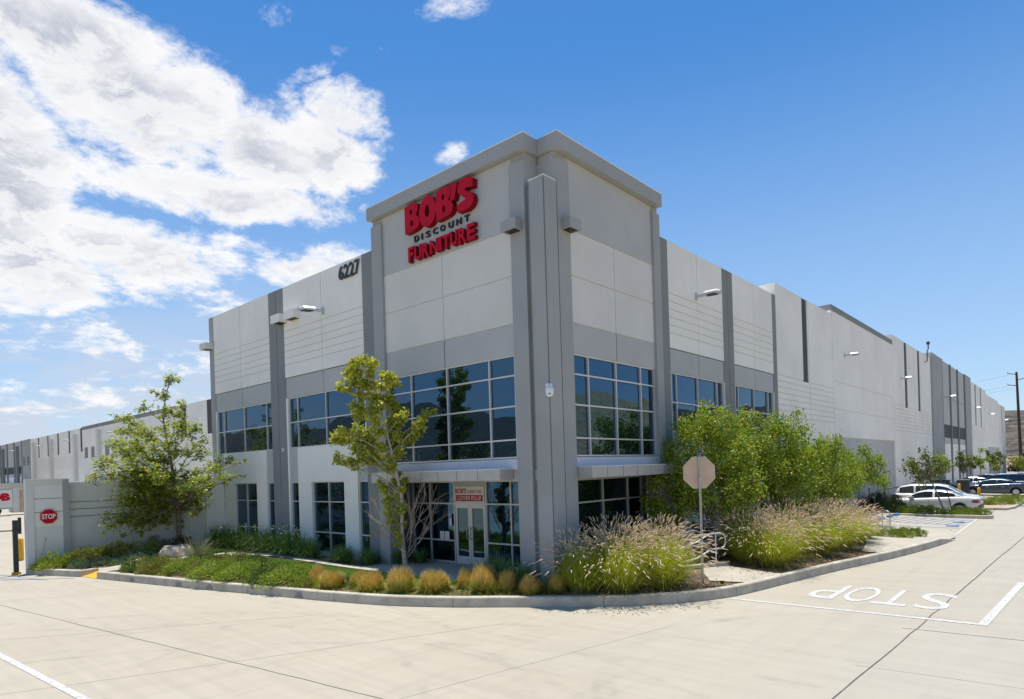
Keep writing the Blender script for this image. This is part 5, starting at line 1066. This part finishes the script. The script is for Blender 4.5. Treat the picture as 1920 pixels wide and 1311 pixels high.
m = MB(); m.prism([(-9.35, 17.9), (-9.2, 17.8), (-8.35, 19.3), (-8.45, 19.75), (-8.65, 19.7)], .1, .42, WALK); tag(m.obj('ramp_cheek_wall'), 'low concrete cheek wall at the foot of the white handrail', 'low wall')
t = thing('ground_light', 'small black uplight in the mulch by the concrete landing', 'garden light', (-7.45, 16.85, .15)); m = MB(); m.lathe([(.02, 0), (.02, .06)], (0, 0, 0), CBLK, 8); m.lathe([(.045, .06), (.05, .12), (.05, .16)], (0, 0, 0), CBLK, 12); m.obj('housing', t); m = MB(); m.lathe([(.044, .161), (.02, .165)], (0, 0, 0), CGL, 12); m.obj('lens', t)
for x, y, lb in ((-7.85, 35.6, 'left one of two steel hoop bike racks'), (-7.25, 35.45, 'right one of two steel hoop bike racks')):
    m = MB(); m.tube([(-.20, 0, -.02), (-.20, 0, .72)]+[(-.20*math.cos(R(a)), 0, .72+.20*math.sin(R(a))) for a in range(15, 180, 15)]+[(.20, 0, .72), (.20, 0, -.02)], .026, GALV, 10); o = m.obj('bike_rack', None, (x, y, .06), R(-25)); tag(o, lb, 'bike rack', 'bike racks')
for k, (x, y) in enumerate(((-8.62, 39.0), (-8.58, 40.8), (-8.52, 42.6), (-8.45, 44.0))):
    m = MB(); m.prism([(-.10, -.45), (.10, -.45), (.12, 0), (.10, .45), (-.10, .45), (-.12, 0)], 0, .07, BLUEP); m.prism([(-.07, -.40), (.07, -.40), (.08, 0), (.07, .40), (-.07, .40), (-.08, 0)], .07, .095, BLUEP)
    tag(m.obj('wheel_stop', None, (x, y, gz(x, y))), ['blue painted wheel stop nearest the bike racks', 'blue painted wheel stop, second from the bike racks', 'blue painted wheel stop, third from the bike racks', 'blue painted wheel stop nearest the dark hedge'][k], 'wheel stop', 'blue wheel stops along the wall')
curb('curb', [(-10.9, 44.55), (-9, 44.3), (-6, 44.1), (-4.1, 43.95), (-3.85, 44.15), (-3.82, 44.7), (-4.1, 45.3), (-9, 46.6)], h=.20, side=-1); curb('curb', [(-8.5, 53.6), (-5.6, 52.1), (-4.4, 51.3), (-3.75, 51.4), (-3.4, 53.0), (-3.2, 59.8), (-3.1, 66)], h=.16, side=-1)
m = MB(); m.prism([(-10.9, 44.65), (-9, 44.4), (-6, 44.2), (-3.95, 44.1), (-3.95, 45.2), (-9, 46.5), (-10.9, 48.9)], 0, .16, MULCH); tag(m.obj('planting_island'), kind='structure')
m = MB(); m.prism([(-8.5, 53.7), (-5.6, 52.2), (-3.85, 51.6), (-3.5, 53.2), (-3.3, 66), (-8.5, 66)], 0, .15, mat('dry_soil', (.42, .31, .22), .95, var=.15, vscale=2)); tag(m.obj('planting_island'), kind='structure')
for x, y, lb in ((-8.0, 66.5, 'yellow bollard by the green utility box'), (-5.75, 57.6, 'yellow bollard in front of the gray sedan')):
    m = MB(); m.lathe([(.10, 0), (.10, 1.0), (.07, 1.08), (.02, 1.11)], (0, 0, 0), YEL, 12); tag(m.obj('bollard', None, (x, y, .12)), lb, 'bollard')
t = thing('utility_box', 'tall dark green utility cabinet beyond the white cars', 'utility box', (-8.0, 69.0, .14)); m = MB(); m.box((-.42, -.4, 0), (.42, .4, 1.28), UTG); m.obj('cabinet', t); m = MB(); m.box((-.46, -.44, 1.28), (.46, .44, 1.36), mat('utility_lid', (.25, .28, .26), .6)); m.obj('lid', t); m = MB(); m.box((-.3, -.43, .15), (.3, -.40, 1.15), UTD); m.obj('door', t)
t = thing('utility_box', 'low dark utility cabinet left of the tall green one', 'utility box', (-10.0, 71.0, .18)); m = MB(); m.box((-.7, -.5, 0), (.7, .5, 1.15), UTD); m.obj('cabinet', t); m = MB(); m.box((-.74, -.54, 1.15), (.74, .54, 1.22), UTD); m.obj('lid', t)
t = thing('utility_box', 'smallest gray-green box right behind the white minivan roof', 'utility box', (-8.9, 62.6, .16)); m = MB(); m.box((-.5, -.4, 0), (.4, .4, 1.25), UTG); m.obj('cabinet', t); m = MB(); m.box((-.54, -.44, 1.25), (.44, .44, 1.31), UTG); m.obj('lid', t)
t = thing('metal_railing', 'low dark metal railing against the right wall', 'railing', (-10.6, 49.6, .2)); m = MB(); m.tube([(0, 0, 1.15), (0, 9.2, 1.15)], .03, DKM, 6); m.tube([(0, 0, .62), (0, 9.2, .62)], .025, DKM, 6); m.obj('rail', t)
for k in range(4): m = MB(); m.tube([(0, k*3.06, 0), (0, k*3.06, 1.15 if k else 1.9)], .03, DKM, 6); m.obj('post', t)
t = thing('chain_link_fence', 'dark chain link fence along the dry bank at right', 'fence', (-14, 176, 3.2)); m = MB(); m.tube([(0, 0, 2.6), (60, 4, 2.6)], .05, DKM, 6); m.tube([(0, 0, 1.3), (60, 4, 1.3)], .03, DKM, 4); m.obj('rail', t)
for k in range(16): m = MB(); m.tube([(k*4, k*.266, -.3), (k*4, k*.266, 2.6)], .07, DKM, 6); m.obj('post', t)
t = thing('utility_pole', 'tall dark wooden utility pole with crossarms at the right edge', 'utility pole', (-9.3, 163, 2.6)); m = MB(); m.tube([(0, 0, -.8), (-.30, 0, 17.5)], [.30, .19], WOODP, 10); m.obj('pole', t)
for z_, L in ((17.3, 1.5), (15.0, 1.5), (16.1, 1.3)):
    s_ = 1 if z_ == 16.1 else -1; m = MB(); m.tube([(-.3, 0, z_-.3), (-.3+s_*L, .0, z_+.1)], .07, WOODP, 6); c_ = m.obj('crossarm', t); m = MB(); m.lathe([(.10, 0), (.13, .1), (.06, .3)], (-.3+s_*L, 0, z_+.1), CAMW, 8); m.obj('insulator', c_)
for z_, e, lb in ((17.2, 14.8, 'highest thin power line running left from the pole'), (15.0, 12.5, 'lower thin power line running left from the pole'), (14.3, 11.7, 'lowest thin power line running left from the pole')):
    a = Vector((-9.8, 163, 2.6+z_)); b = Vector((-75, 190, 2.6+e)); m = MB(); m.tube([a.lerp(b, k/14)-Vector((0, 0, 1.6*math.sin(math.pi*k/14))) for k in range(15)], .016, DKM, 4, cap=False); tag(m.obj('power_line'), lb, 'cable', 'power lines at the right')
t = thing('roof_camera_mast', 'small dark camera mast on the parapet before the gray finned bay', 'camera mast', (-11.05, 71.4, 12.5)); m = MB(); m.tube([(0, 0, 0), (.25, 0, .1), (.3, 0, 1.2), (.3, .5, 1.3), (.3, .5, 1.8)], .05, DKM, 6); m.obj('mast', t); m = MB(); m.box((.18, .35, 1.75), (.42, .7, 2.0), DKM); m.obj('camera_head', t)

# ------------------------------------------------------------------ screen wall and gate at the left
GM = mat('wall_paint_warm', (.66, .655, .60), .88, var=.05, vscale=.6, bump=.12, bscale=45, streak=.08); GP = mat('wall_panel_pale', (.76, .75, .68), .88, var=.05, vscale=.6, bump=.1, bscale=45); GS = mat('wall_strip_gray', (.36, .365, .35), .88, var=.05, vscale=.6)
sw = thing('screen_wall', 'long pale concrete screen wall with three grooves behind the left tree', 'wall', (0, 0, 0))
def fs(u, z):
    if z > 3.52 and False: return None
    for a in (2.13, 2.44, 2.74):
        if a < z < a+.045: return (.035, GS)
    return (0, GM)
relief('wall', sw, planeR(-31.5), [7.5, 14.06], [0, 2.13, 2.175, 2.44, 2.485, 2.74, 2.785, 3.55], fs, .25, None)
m = MB(); m.box((-31.78, 7.5, 0), (-31.70, 14.06, 3.55), GM); m.box((-31.77, 7.5, 3.552), (-31.49, 14.06, 3.59), WHT); m.obj('coping', sw)
m = MB(); m.box((-31.72, 13.2, 0), (-31.45, 14.05, 3.54), PW); m.obj('end_panel', sw)
gp = thing('gate_pier', 'gray framed wall pier carrying the red STOP sign at the gate', 'wall', (0, 0, 0))
def fp(u, z):
    if u < 6.36 or u > 7.33: return (-.0, GS if u > 7.33 else GM)
    if z > 3.48: return (0, GM)
    if z < 1.84: return (.05, GM)
    for a in (2.40, 2.94):
        if a < z < a+.035: return (.045, GS)
    return (.03, GP)
relief('pier_face', gp, planeR(-31.18), [6.10, 6.36, 7.33, 7.56], [0, 1.84, 2.40, 2.435, 2.94, 2.975, 3.48, 3.72], fp, .33, None)
m = MB(); m.box((-31.52, 6.10, 0), (-31.49, 7.56, 3.72), GM); m.box((-31.52, 6.10, 3.721), (-31.17, 7.56, 3.75), WHT); m.obj('pier_cap', gp)
t = thing('stop_sign', 'red octagonal STOP sign mounted on the gate pier', 'sign', (-31.16, 6.83, 2.235)); oc = octagon(.315)
def plate(r_, x0, x1, mt, nm): q = octagon(r_); m = MB(); m.faces([(x0, a, b) for a, b in q]+[(x1, a, b) for a, b in q], [tuple(range(7, -1, -1)), tuple(range(8, 16))]+[(i, (i+1) % 8, 8+(i+1) % 8, 8+i) for i in range(8)], mt); return m.obj(nm, t)
plate(.305, 0, .012, RED, 'plate')
m = MB(); a_ = octagon(.295); b_ = octagon(.283); m.faces([(.0135, p, q) for p, q in a_]+[(.0135, p, q) for p, q in b_], [(i, (i+1) % 8, 8+(i+1) % 8, 8+i) for i in range(8)], mat('border_pink', (.60, .10, .10), .4)); m.obj('border', t)
o = add('sign_text', text_mesh('sign_text', 'STOP', WHT, .20, .003, .025, .46), t); o.matrix_basis = Matrix.Translation((.0135, -.23, -.10)) @ Matrix(((0, 0, 1, 0), (1, 0, 0, 0), (0, 1, 0, 0), (0, 0, 0, 1)))
m = MB(); m.box((-31.13, 6.66, 1.30), (-31.10, 6.73, 1.40), WHT); m.box((-31.10, 6.675, 1.32), (-31.095, 6.715, 1.38), CBLK); m.tube([(-31.115, 6.69, 1.30), (-31.118, 6.62, .95), (-31.12, 6.53, .65)], .006, DKM, 4); tag(m.obj('wall_switch'), 'tiny white switch box with a cable on the gate pier', 'switch box')
t = thing('sliding_gate', 'black gate end post leaning beside the gate pier', 'gate', (-31.55, 5.78, 0)); m = MB(); m.box((-.06, -.06, 0), (.06, .10, 2.15), DKM); m.obj('post', t); m = MB(); m.box((-.10, -.06, 1.72), (.10, .14, 1.80), DKM); m.box((-.05, .12, 1.6), (.05, .22, 2.25), DKM); m.obj('guide_bracket', t); m = MB(); m.tube([(0, -.05, 1.74), (-1.2, -.95, 1.72)], .025, DKM, 6); m.obj('arm', t); m = MB(); m.box((-.10, -.12, 0), (.08, .16, .10), YEL); m.obj('foot', t)
m = MB(); m.lathe([(.12, 0), (.12, .98), (.09, 1.05), (.02, 1.08)], (0, 0, 0), YEL, 12); tag(m.obj('bollard', None, (-37.3, 7.05, 0)), 'yellow bollard behind the black gate post', 'bollard')
# trailers in the yard
TW = mat('trailer_white', (.66, .66, .62), .5, var=.05, vscale=.8); TB = mat('trailer_beige', (.52, .38, .26), .7, var=.1)
t = thing('white_trailer', 'white box trailer with big red letters at the left edge', 'trailer', (-96.3, 17.3, 0)); m = MB(); m.box((-1.3, -14, .95), (1.3, 0, 3.05), TW); m.obj('box', t); m = MB(); m.box((-1.38, -14, 3.05), (1.38, .05, 3.28), mat('trailer_rail', (.42, .40, .36), .6)); m.box((-1.34, -14, .80), (1.34, .02, .95), mat('trailer_rail', (.4, .4, .4))); m.obj('rail', t)
place_text(text_mesh('side_text', "BOB", RED, .92, .01, .07, 2.75), 'side_text', t, Vector((1.31, -2.95, 1.78)), 'R')
m = MB(); m.box((-1.1, -13, .45), (1.1, -1, .80), DKM); m.obj('chassis', t)
for yy in (-1.6, -2.9):
    m = MB(); m.lathe([(.5, -1.28), (.5, 1.28)], (0, yy, .5), TYRE, 18, 'X'); w_ = m.obj('wheel', t); m = MB(); m.lathe([(.27, 1.285), (.2, 1.29)], (0, yy, .5), RIM, 14, 'X'); m.obj('rim', w_)
t = thing('white_trailer', 'pale box trailer with a tan corner post, between the lettered one and the gate pier', 'trailer', (-97.5, 18.2, 0)); m = MB(); m.box((-1.3, .35, .5), (1.3, 8, 3.1), mat('trailer_gray', (.50, .51, .55), .6)); m.obj('box', t); m = MB(); m.box((1.1, .1, .3), (1.34, .45, 3.1), TB); m.obj('corner_post', t); m = MB(); m.box((-1.3, -.6, .3), (1.2, .09, 3.1), TW); m.obj('door', t)
# dock trailers far away, under the gray bay
for k, x in enumerate((-160.0, -165.0, -170.0, -175.5, -181.0)):
    t = thing('dock_trailer', f'white trailer backed to the far dock, {["first","second","third","fourth","fifth"][k]} from the right', 'trailer', (x, 27, 0), 0, 'trailers at the far dock'); m = MB(); m.box((-1.25, -6, 1.1), (1.25, 4.5, 4.1), TW); m.obj('box', t); m = MB(); m.box((-1.1, -5.8, .1), (1.1, 4.4, 1.1), CBLK); m.obj('chassis', t)

# ------------------------------------------------------------------ cars
def car(kind, paint, loc, rz, label):
    """front towards +x; loft of cross-sections for body and cabin, with glass, lights, wheels"""
    t = thing('parked_car', label, 'car', loc, rz, 'cars parked along the right wall')
    G = dict(sedan=dict(L=5.05, W=.93, belt=[(-2.5, .62, .90), (-2.42, .82, 1.00), (-1.9, .90, 1.06), (-1.1, .93, 1.06), (0, .93, 1.00), (1.0, .93, .96), (1.35, .93, .95), (2.1, .88, .84), (2.42, .78, .72), (2.52, .6, .60)],
                        roof=[(-1.72, 1.05, .74), (-1.1, 1.34, .66), (-.5, 1.46, .62), (.2, 1.47, .62), (.62, 1.38, .64), (1.38, .96, .76)], wb=(-1.52, 1.53), wr=.34),
             suv=dict(L=4.9, W=.95, belt=[(-2.42, .80, 1.08), (-2.34, .90, 1.14), (-1.6, .95, 1.12), (0, .95, 1.06), (1.1, .95, 1.04), (1.5, .94, 1.04), (2.15, .88, .94), (2.40, .78, .80), (2.46, .6, .66)],
                      roof=[(-2.32, 1.14, .84), (-2.1, 1.58, .74), (-1.4, 1.72, .70), (.1, 1.73, .70), (.6, 1.62, .72), (1.5, 1.06, .80)], wb=(-1.42, 1.45), wr=.37),
             pickup=dict(L=5.7, W=.99, belt=[(-2.85, .9, 1.12), (-2.8, .97, 1.16), (-1.0, .99, 1.16), (0, .99, 1.14), (1.4, .99, 1.12), (2.3, .95, 1.08), (2.75, .88, 1.0), (2.85, .7, .8)],
                         roof=[(-2.5, 1.17, .86), (-1.9, 1.72, .74), (-1.2, 1.84, .72), (.2, 1.85, .72), (.7, 1.72, .74), (1.4, 1.16, .84)], wb=(-1.75, 1.85), wr=.42))[kind]
    wr = G['wr']; wb = G['wb']; xs = sorted(set([b[0] for b in G['belt']]+list(np.linspace(-G['L']/2+.15, G['L']/2-.15, 44))))
    def itp(tab, x, k): return float(np.interp(x, [b[0] for b in tab], [b[k] for b in tab]))
    vs = []; fs = []; n = 14
    for x in xs:
        w = itp(G['belt'], x, 1); zb = itp(G['belt'], x, 2); lo = .24 if abs(x) < G['L']/2-.3 else .32
        arch = 0
        for c_ in wb:
            d = abs(x-c_)
            if d < wr+.07: arch = max(arch, wr+math.sqrt(max(0, (wr+.07)**2-d*d))-.0)
        bot = max(lo, arch)
        sec = [(w*.80, lo), (w*.965, lo+.0), (w*1.0, max(bot, .34)), (w*1.01, max(bot, .52)), (w*1.0, max(bot+.01, zb-.26)), (w*.985, zb-.10), (w*.93, zb-.015), (w*.70, zb+.02), (0, zb+.045)]
        if arch: sec[0] = (w*.72, lo); sec[1] = (w*.72, bot); sec[2] = (w*.985, bot)
        full = sec+[(-a, b) for a, b in sec[-2::-1]]; vs += [(x, a, b) for a, b in full]; n = len(full)
    for i in range(len(xs)-1):
        for j in range(n-1): fs.append((i*n+j, i*n+j+1, (i+1)*n+j+1, (i+1)*n+j))
        fs.append((i*n+n-1, i*n, (i+1)*n, (i+1)*n+n-1))
    m = MB(); m.faces(vs, fs, paint, True); m.face(vs[:n], paint); m.face(vs[-n:][::-1], paint)
    # cabin: roof skin and pillars
    rf = G['roof']; xs2 = np.linspace(rf[0][0], rf[-1][0], 26); vs = []; fs = []; gl = MB(); sec_n = 9
    for x in xs2:
        zr = itp(rf, x, 1); hw = itp(rf, x, 2); zb = itp(G['belt'], x, 2)-.0; wb_ = itp(G['belt'], x, 1)*.93; zr = max(zr, zb+.02); k = (zr-zb)
        f = min(1, k/.42); wt_ = wb_+(hw-wb_)*f
        sec = [(wb_, zb-.02), (wb_+(wt_-wb_)*.5/.9, zb+k*.5), (wt_, zb+k*.90), (wt_*.88, zb+k*.985), (0, zr+.012)]; full = sec+[(-a, b) for a, b in sec[-2::-1]]; vs += [(x, a, b) for a, b in full]
    for i in range(len(xs2)-1):
        for j in range(8): fs.append((i*9+j, i*9+j+1, (i+1)*9+j+1, (i+1)*9+j))
    m.faces(vs, fs, paint, True); m.obj('body', t)
    # side glass follows the cabin side, a few mm proud; windscreens on the slopes
    def side_pt(x, q, sgn, o=.008):
        zr = itp(rf, x, 1); hw = itp(rf, x, 2); zb = itp(G['belt'], x, 2); wb_ = itp(G['belt'], x, 1)*.93; k = max(.02, zr-zb); f = min(1, k/.42); wt_ = wb_+(hw-wb_)*f; return (x, sgn*(wb_+(wt_-wb_)*q/.9+o), zb+k*q)
    rx0, rx1 = rf[0][0]+.42, rf[-1][0]-.42; doors = [(rx0, (rx0+rx1)/2-.10), ((rx0+rx1)/2+.02, rx1)]
    if kind == 'suv': doors = [(rf[0][0]+.28, -1.22), (-1.1, -.1), (.0, rx1)]
    for sgn in (1, -1):
        for a, b in doors:
            g = MB(); ss_ = np.linspace(a, b, 9); lo = [side_pt(x, .10, sgn) for x in ss_]; hi = [side_pt(x, .84, sgn) for x in ss_]
            for i in range(8): q = [lo[i], lo[i+1], hi[i+1], hi[i]]; g.face(q if sgn < 0 else q[::-1], CGL)
            g.obj('side_window', t)
    def slope_glass(xa, xb, nm):
        g = MB(); n_ = 6; rows = []
        for i in range(n_+1):
            x = xa+(xb-xa)*i/n_; zr = itp(rf, x, 1); hw = itp(rf, x, 2)*.86; rows.append([(x, -hw, zr+.006), (x, 0, zr+.026), (x, hw, zr+.006)])
        for a, b in zip(rows[:-1], rows[1:]):
            for j in range(2): g.face([a[j], a[j+1], b[j+1], b[j]], CGL, True)
        g.obj(nm, t)
    slope_glass(rf[-1][0]-.06, rf[-2][0]+.08, 'windscreen'); slope_glass(rf[0][0]+.04, rf[1][0]-.02, 'rear_window')
    hl = G['L']/2; W_ = G['belt'][0][1]; zt = G['belt'][1][2]
    for sgn in (1, -1):
        g = MB(); w1 = G['belt'][1][1]; g.faces([(-hl+.0, sgn*(w1*.60), zt-.30), (-hl+.0, sgn*(w1*.60), zt-.10), (-hl+.06, sgn*(w1*1.0), zt-.08), (-hl+.06, sgn*(w1*1.0), zt-.32), (-hl+.38, sgn*(w1*1.075), zt-.12), (-hl+.38, sgn*(w1*1.075), zt-.28)], [(0, 1, 2, 3), (3, 2, 4, 5)], CRED); g.obj('tail_light', t)
        g = MB(); w2 = G['belt'][-3][1]; zf = G['belt'][-3][2]; g.faces([(hl-.06, sgn*w2*.55, zf-.24), (hl-.06, sgn*w2*.55, zf-.10), (hl-.18, sgn*w2*.95, zf-.07), (hl-.18, sgn*w2*.95, zf-.24), (hl-.5, sgn*w2*1.04, zf-.06), (hl-.5, sgn*w2*1.04, zf-.16)], [(0, 1, 2, 3), (3, 2, 4, 5)], CHD); g.obj('headlight', t)
        g = MB(); g.box((rf[-1][0]-.55, sgn*.93*G['W'], itp(G['belt'], .7, 2)-.02), (rf[-1][0]-.30, sgn*(G['W']+.17), itp(G['belt'], .7, 2)+.12), paint); g.obj('mirror', t)
        g = MB()
        for hx in (-.75, .35): g.box((hx, sgn*(G['W']*1.005), zt-.24), (hx+.2, sgn*(G['W']+.03), zt-.20), RIM)
        g.obj('door_handle', t)
        g = MB()
        for hx in (-.98, .02, .98): g.box((hx, sgn*(G['W']*.99), .40), (hx+.012, sgn*(G['W']*1.011), zt-.12), CBLK)
        g.obj('door_seam', t)
    g = MB(); g.box((-hl-.03, -.78, .36), (-hl+.12, .78, .56), CBLK); g.box((-hl-.045, -.26, .62), (-hl+.03, .26, .76), WHT); g.obj('rear_bumper', t)
    g = MB(); g.box((hl-.12, -.72, .34), (hl+.02, .72, .62), CBLK); g.obj('grille', t)
    for c_ in wb:
        for sgn in (1, -1):
            y0 = sgn*(G['W']-.03); y1 = sgn*(G['W']-.26); g = MB(); g.lathe([(wr*.62, y0), (wr*.95, y0), (wr, y0-sgn*.03), (wr, y1)], (c_, 0, wr), TYRE, 22, 'Y'); w_ = g.obj('wheel', t)
            g = MB(); g.lathe([(wr*.64, y0+sgn*.004), (wr*.60, y0+sgn*.012), (wr*.58, y0-sgn*.02), (wr*.12, y0-sgn*.03)], (c_, 0, wr), CBLK, 20, 'Y')
            for k in range(5):
                a = 2*math.pi*k/5; u_ = Vector((math.cos(a), 0, math.sin(a))); v_ = Vector((-math.sin(a), 0, math.cos(a))); c0 = Vector((c_, y0+sgn*.008, wr)); q = [c0+v_*.035, c0+u_*wr*.60+v_*.05, c0+u_*wr*.60-v_*.05, c0-v_*.035]; g.face(q, RIM)
            g.lathe([(wr*.64, y0+sgn*.002), (wr*.64, y0+sgn*.014), (wr*.57, y0+sgn*.014)], (c_, 0, wr), RIM, 22, 'Y'); g.obj('rim', w_)
    return t
def pcol(n, c, metal=0): return mat(n, c, .28, metal=metal, coat=.8)
CW = pcol('car_white', (.70, .69, .66)); CG = pcol('car_slate', (.055, .075, .10), .5); CD = pcol('car_dark_blue', (.03, .045, .075), .4); CK = pcol('car_black', (.015, .015, .018), .2); CS = pcol('car_silver', (.42, .42, .42), .6)
car('sedan', CW, (-7.15, 47.5, .03), math.pi, 'white four-door sedan parked nose to the wall, nearest the camera'); car('suv', CW, (-7.3, 50.6, .03), 0, 'white wagon with dark windows parked tail to the wall beside the white sedan')
car('sedan', CG, (-5.9, 70.5, .02), math.pi, 'slate gray sedan with a red tail light behind the yellow-green island'); car('pickup', CD, (-4.6, 74.6, .02), 0, 'dark blue tall vehicle at the right edge with a silver wheel'); car('suv', CK, (-7.2, 79.0, .02), math.pi, 'black vehicle behind the dark blue one, only its roof showing'); car('sedan', CS, (-8.3, 77.5, .03), math.pi, 'silver car half hidden behind the slate gray sedan')

# ------------------------------------------------------------------ what the windows mirror: the other side of the street
t = thing('low_white_building', 'long low white building across the street, mirrored in the tower windows', 'building', (0, 0, 0)); m = MB(); m.box((-120, -62, -.3), (-28, -48, 5.2), PW); m.obj('wall', t); m = MB(); m.box((-120.1, -62.1, 5.2), (-27.9, -47.9, 5.6), PG); m.obj('parapet', t)
small_tree('roadside_tree', (-58, -30, 0), 8, 2.6, 1800, LF_FAR, 'dark tree across the street, mirrored in the left windows', size=.35, stake=False); small_tree('roadside_tree', (-70, -26, 0), 10, 2.2, 1800, LF_FAR, 'taller dark tree across the street, mirrored in the far left windows', size=.35, stake=False)
t = thing('utility_pole', 'wooden pole across the road, mirrored in the right tower windows', 'utility pole', (14, 48, 0)); m = MB(); m.tube([(0, 0, -.5), (0, 0, 16)], [.2, .14], WOODP, 8); m.obj('pole', t); m = MB(); m.box((-.06, -1.2, 14.8), (.06, 1.2, 15.0), WOODP); m.obj('crossarm', t)
car('suv', CS, (-6.0, -9.5, 0), R(20), 'silver vehicle across the drive, mirrored in the glass doors')
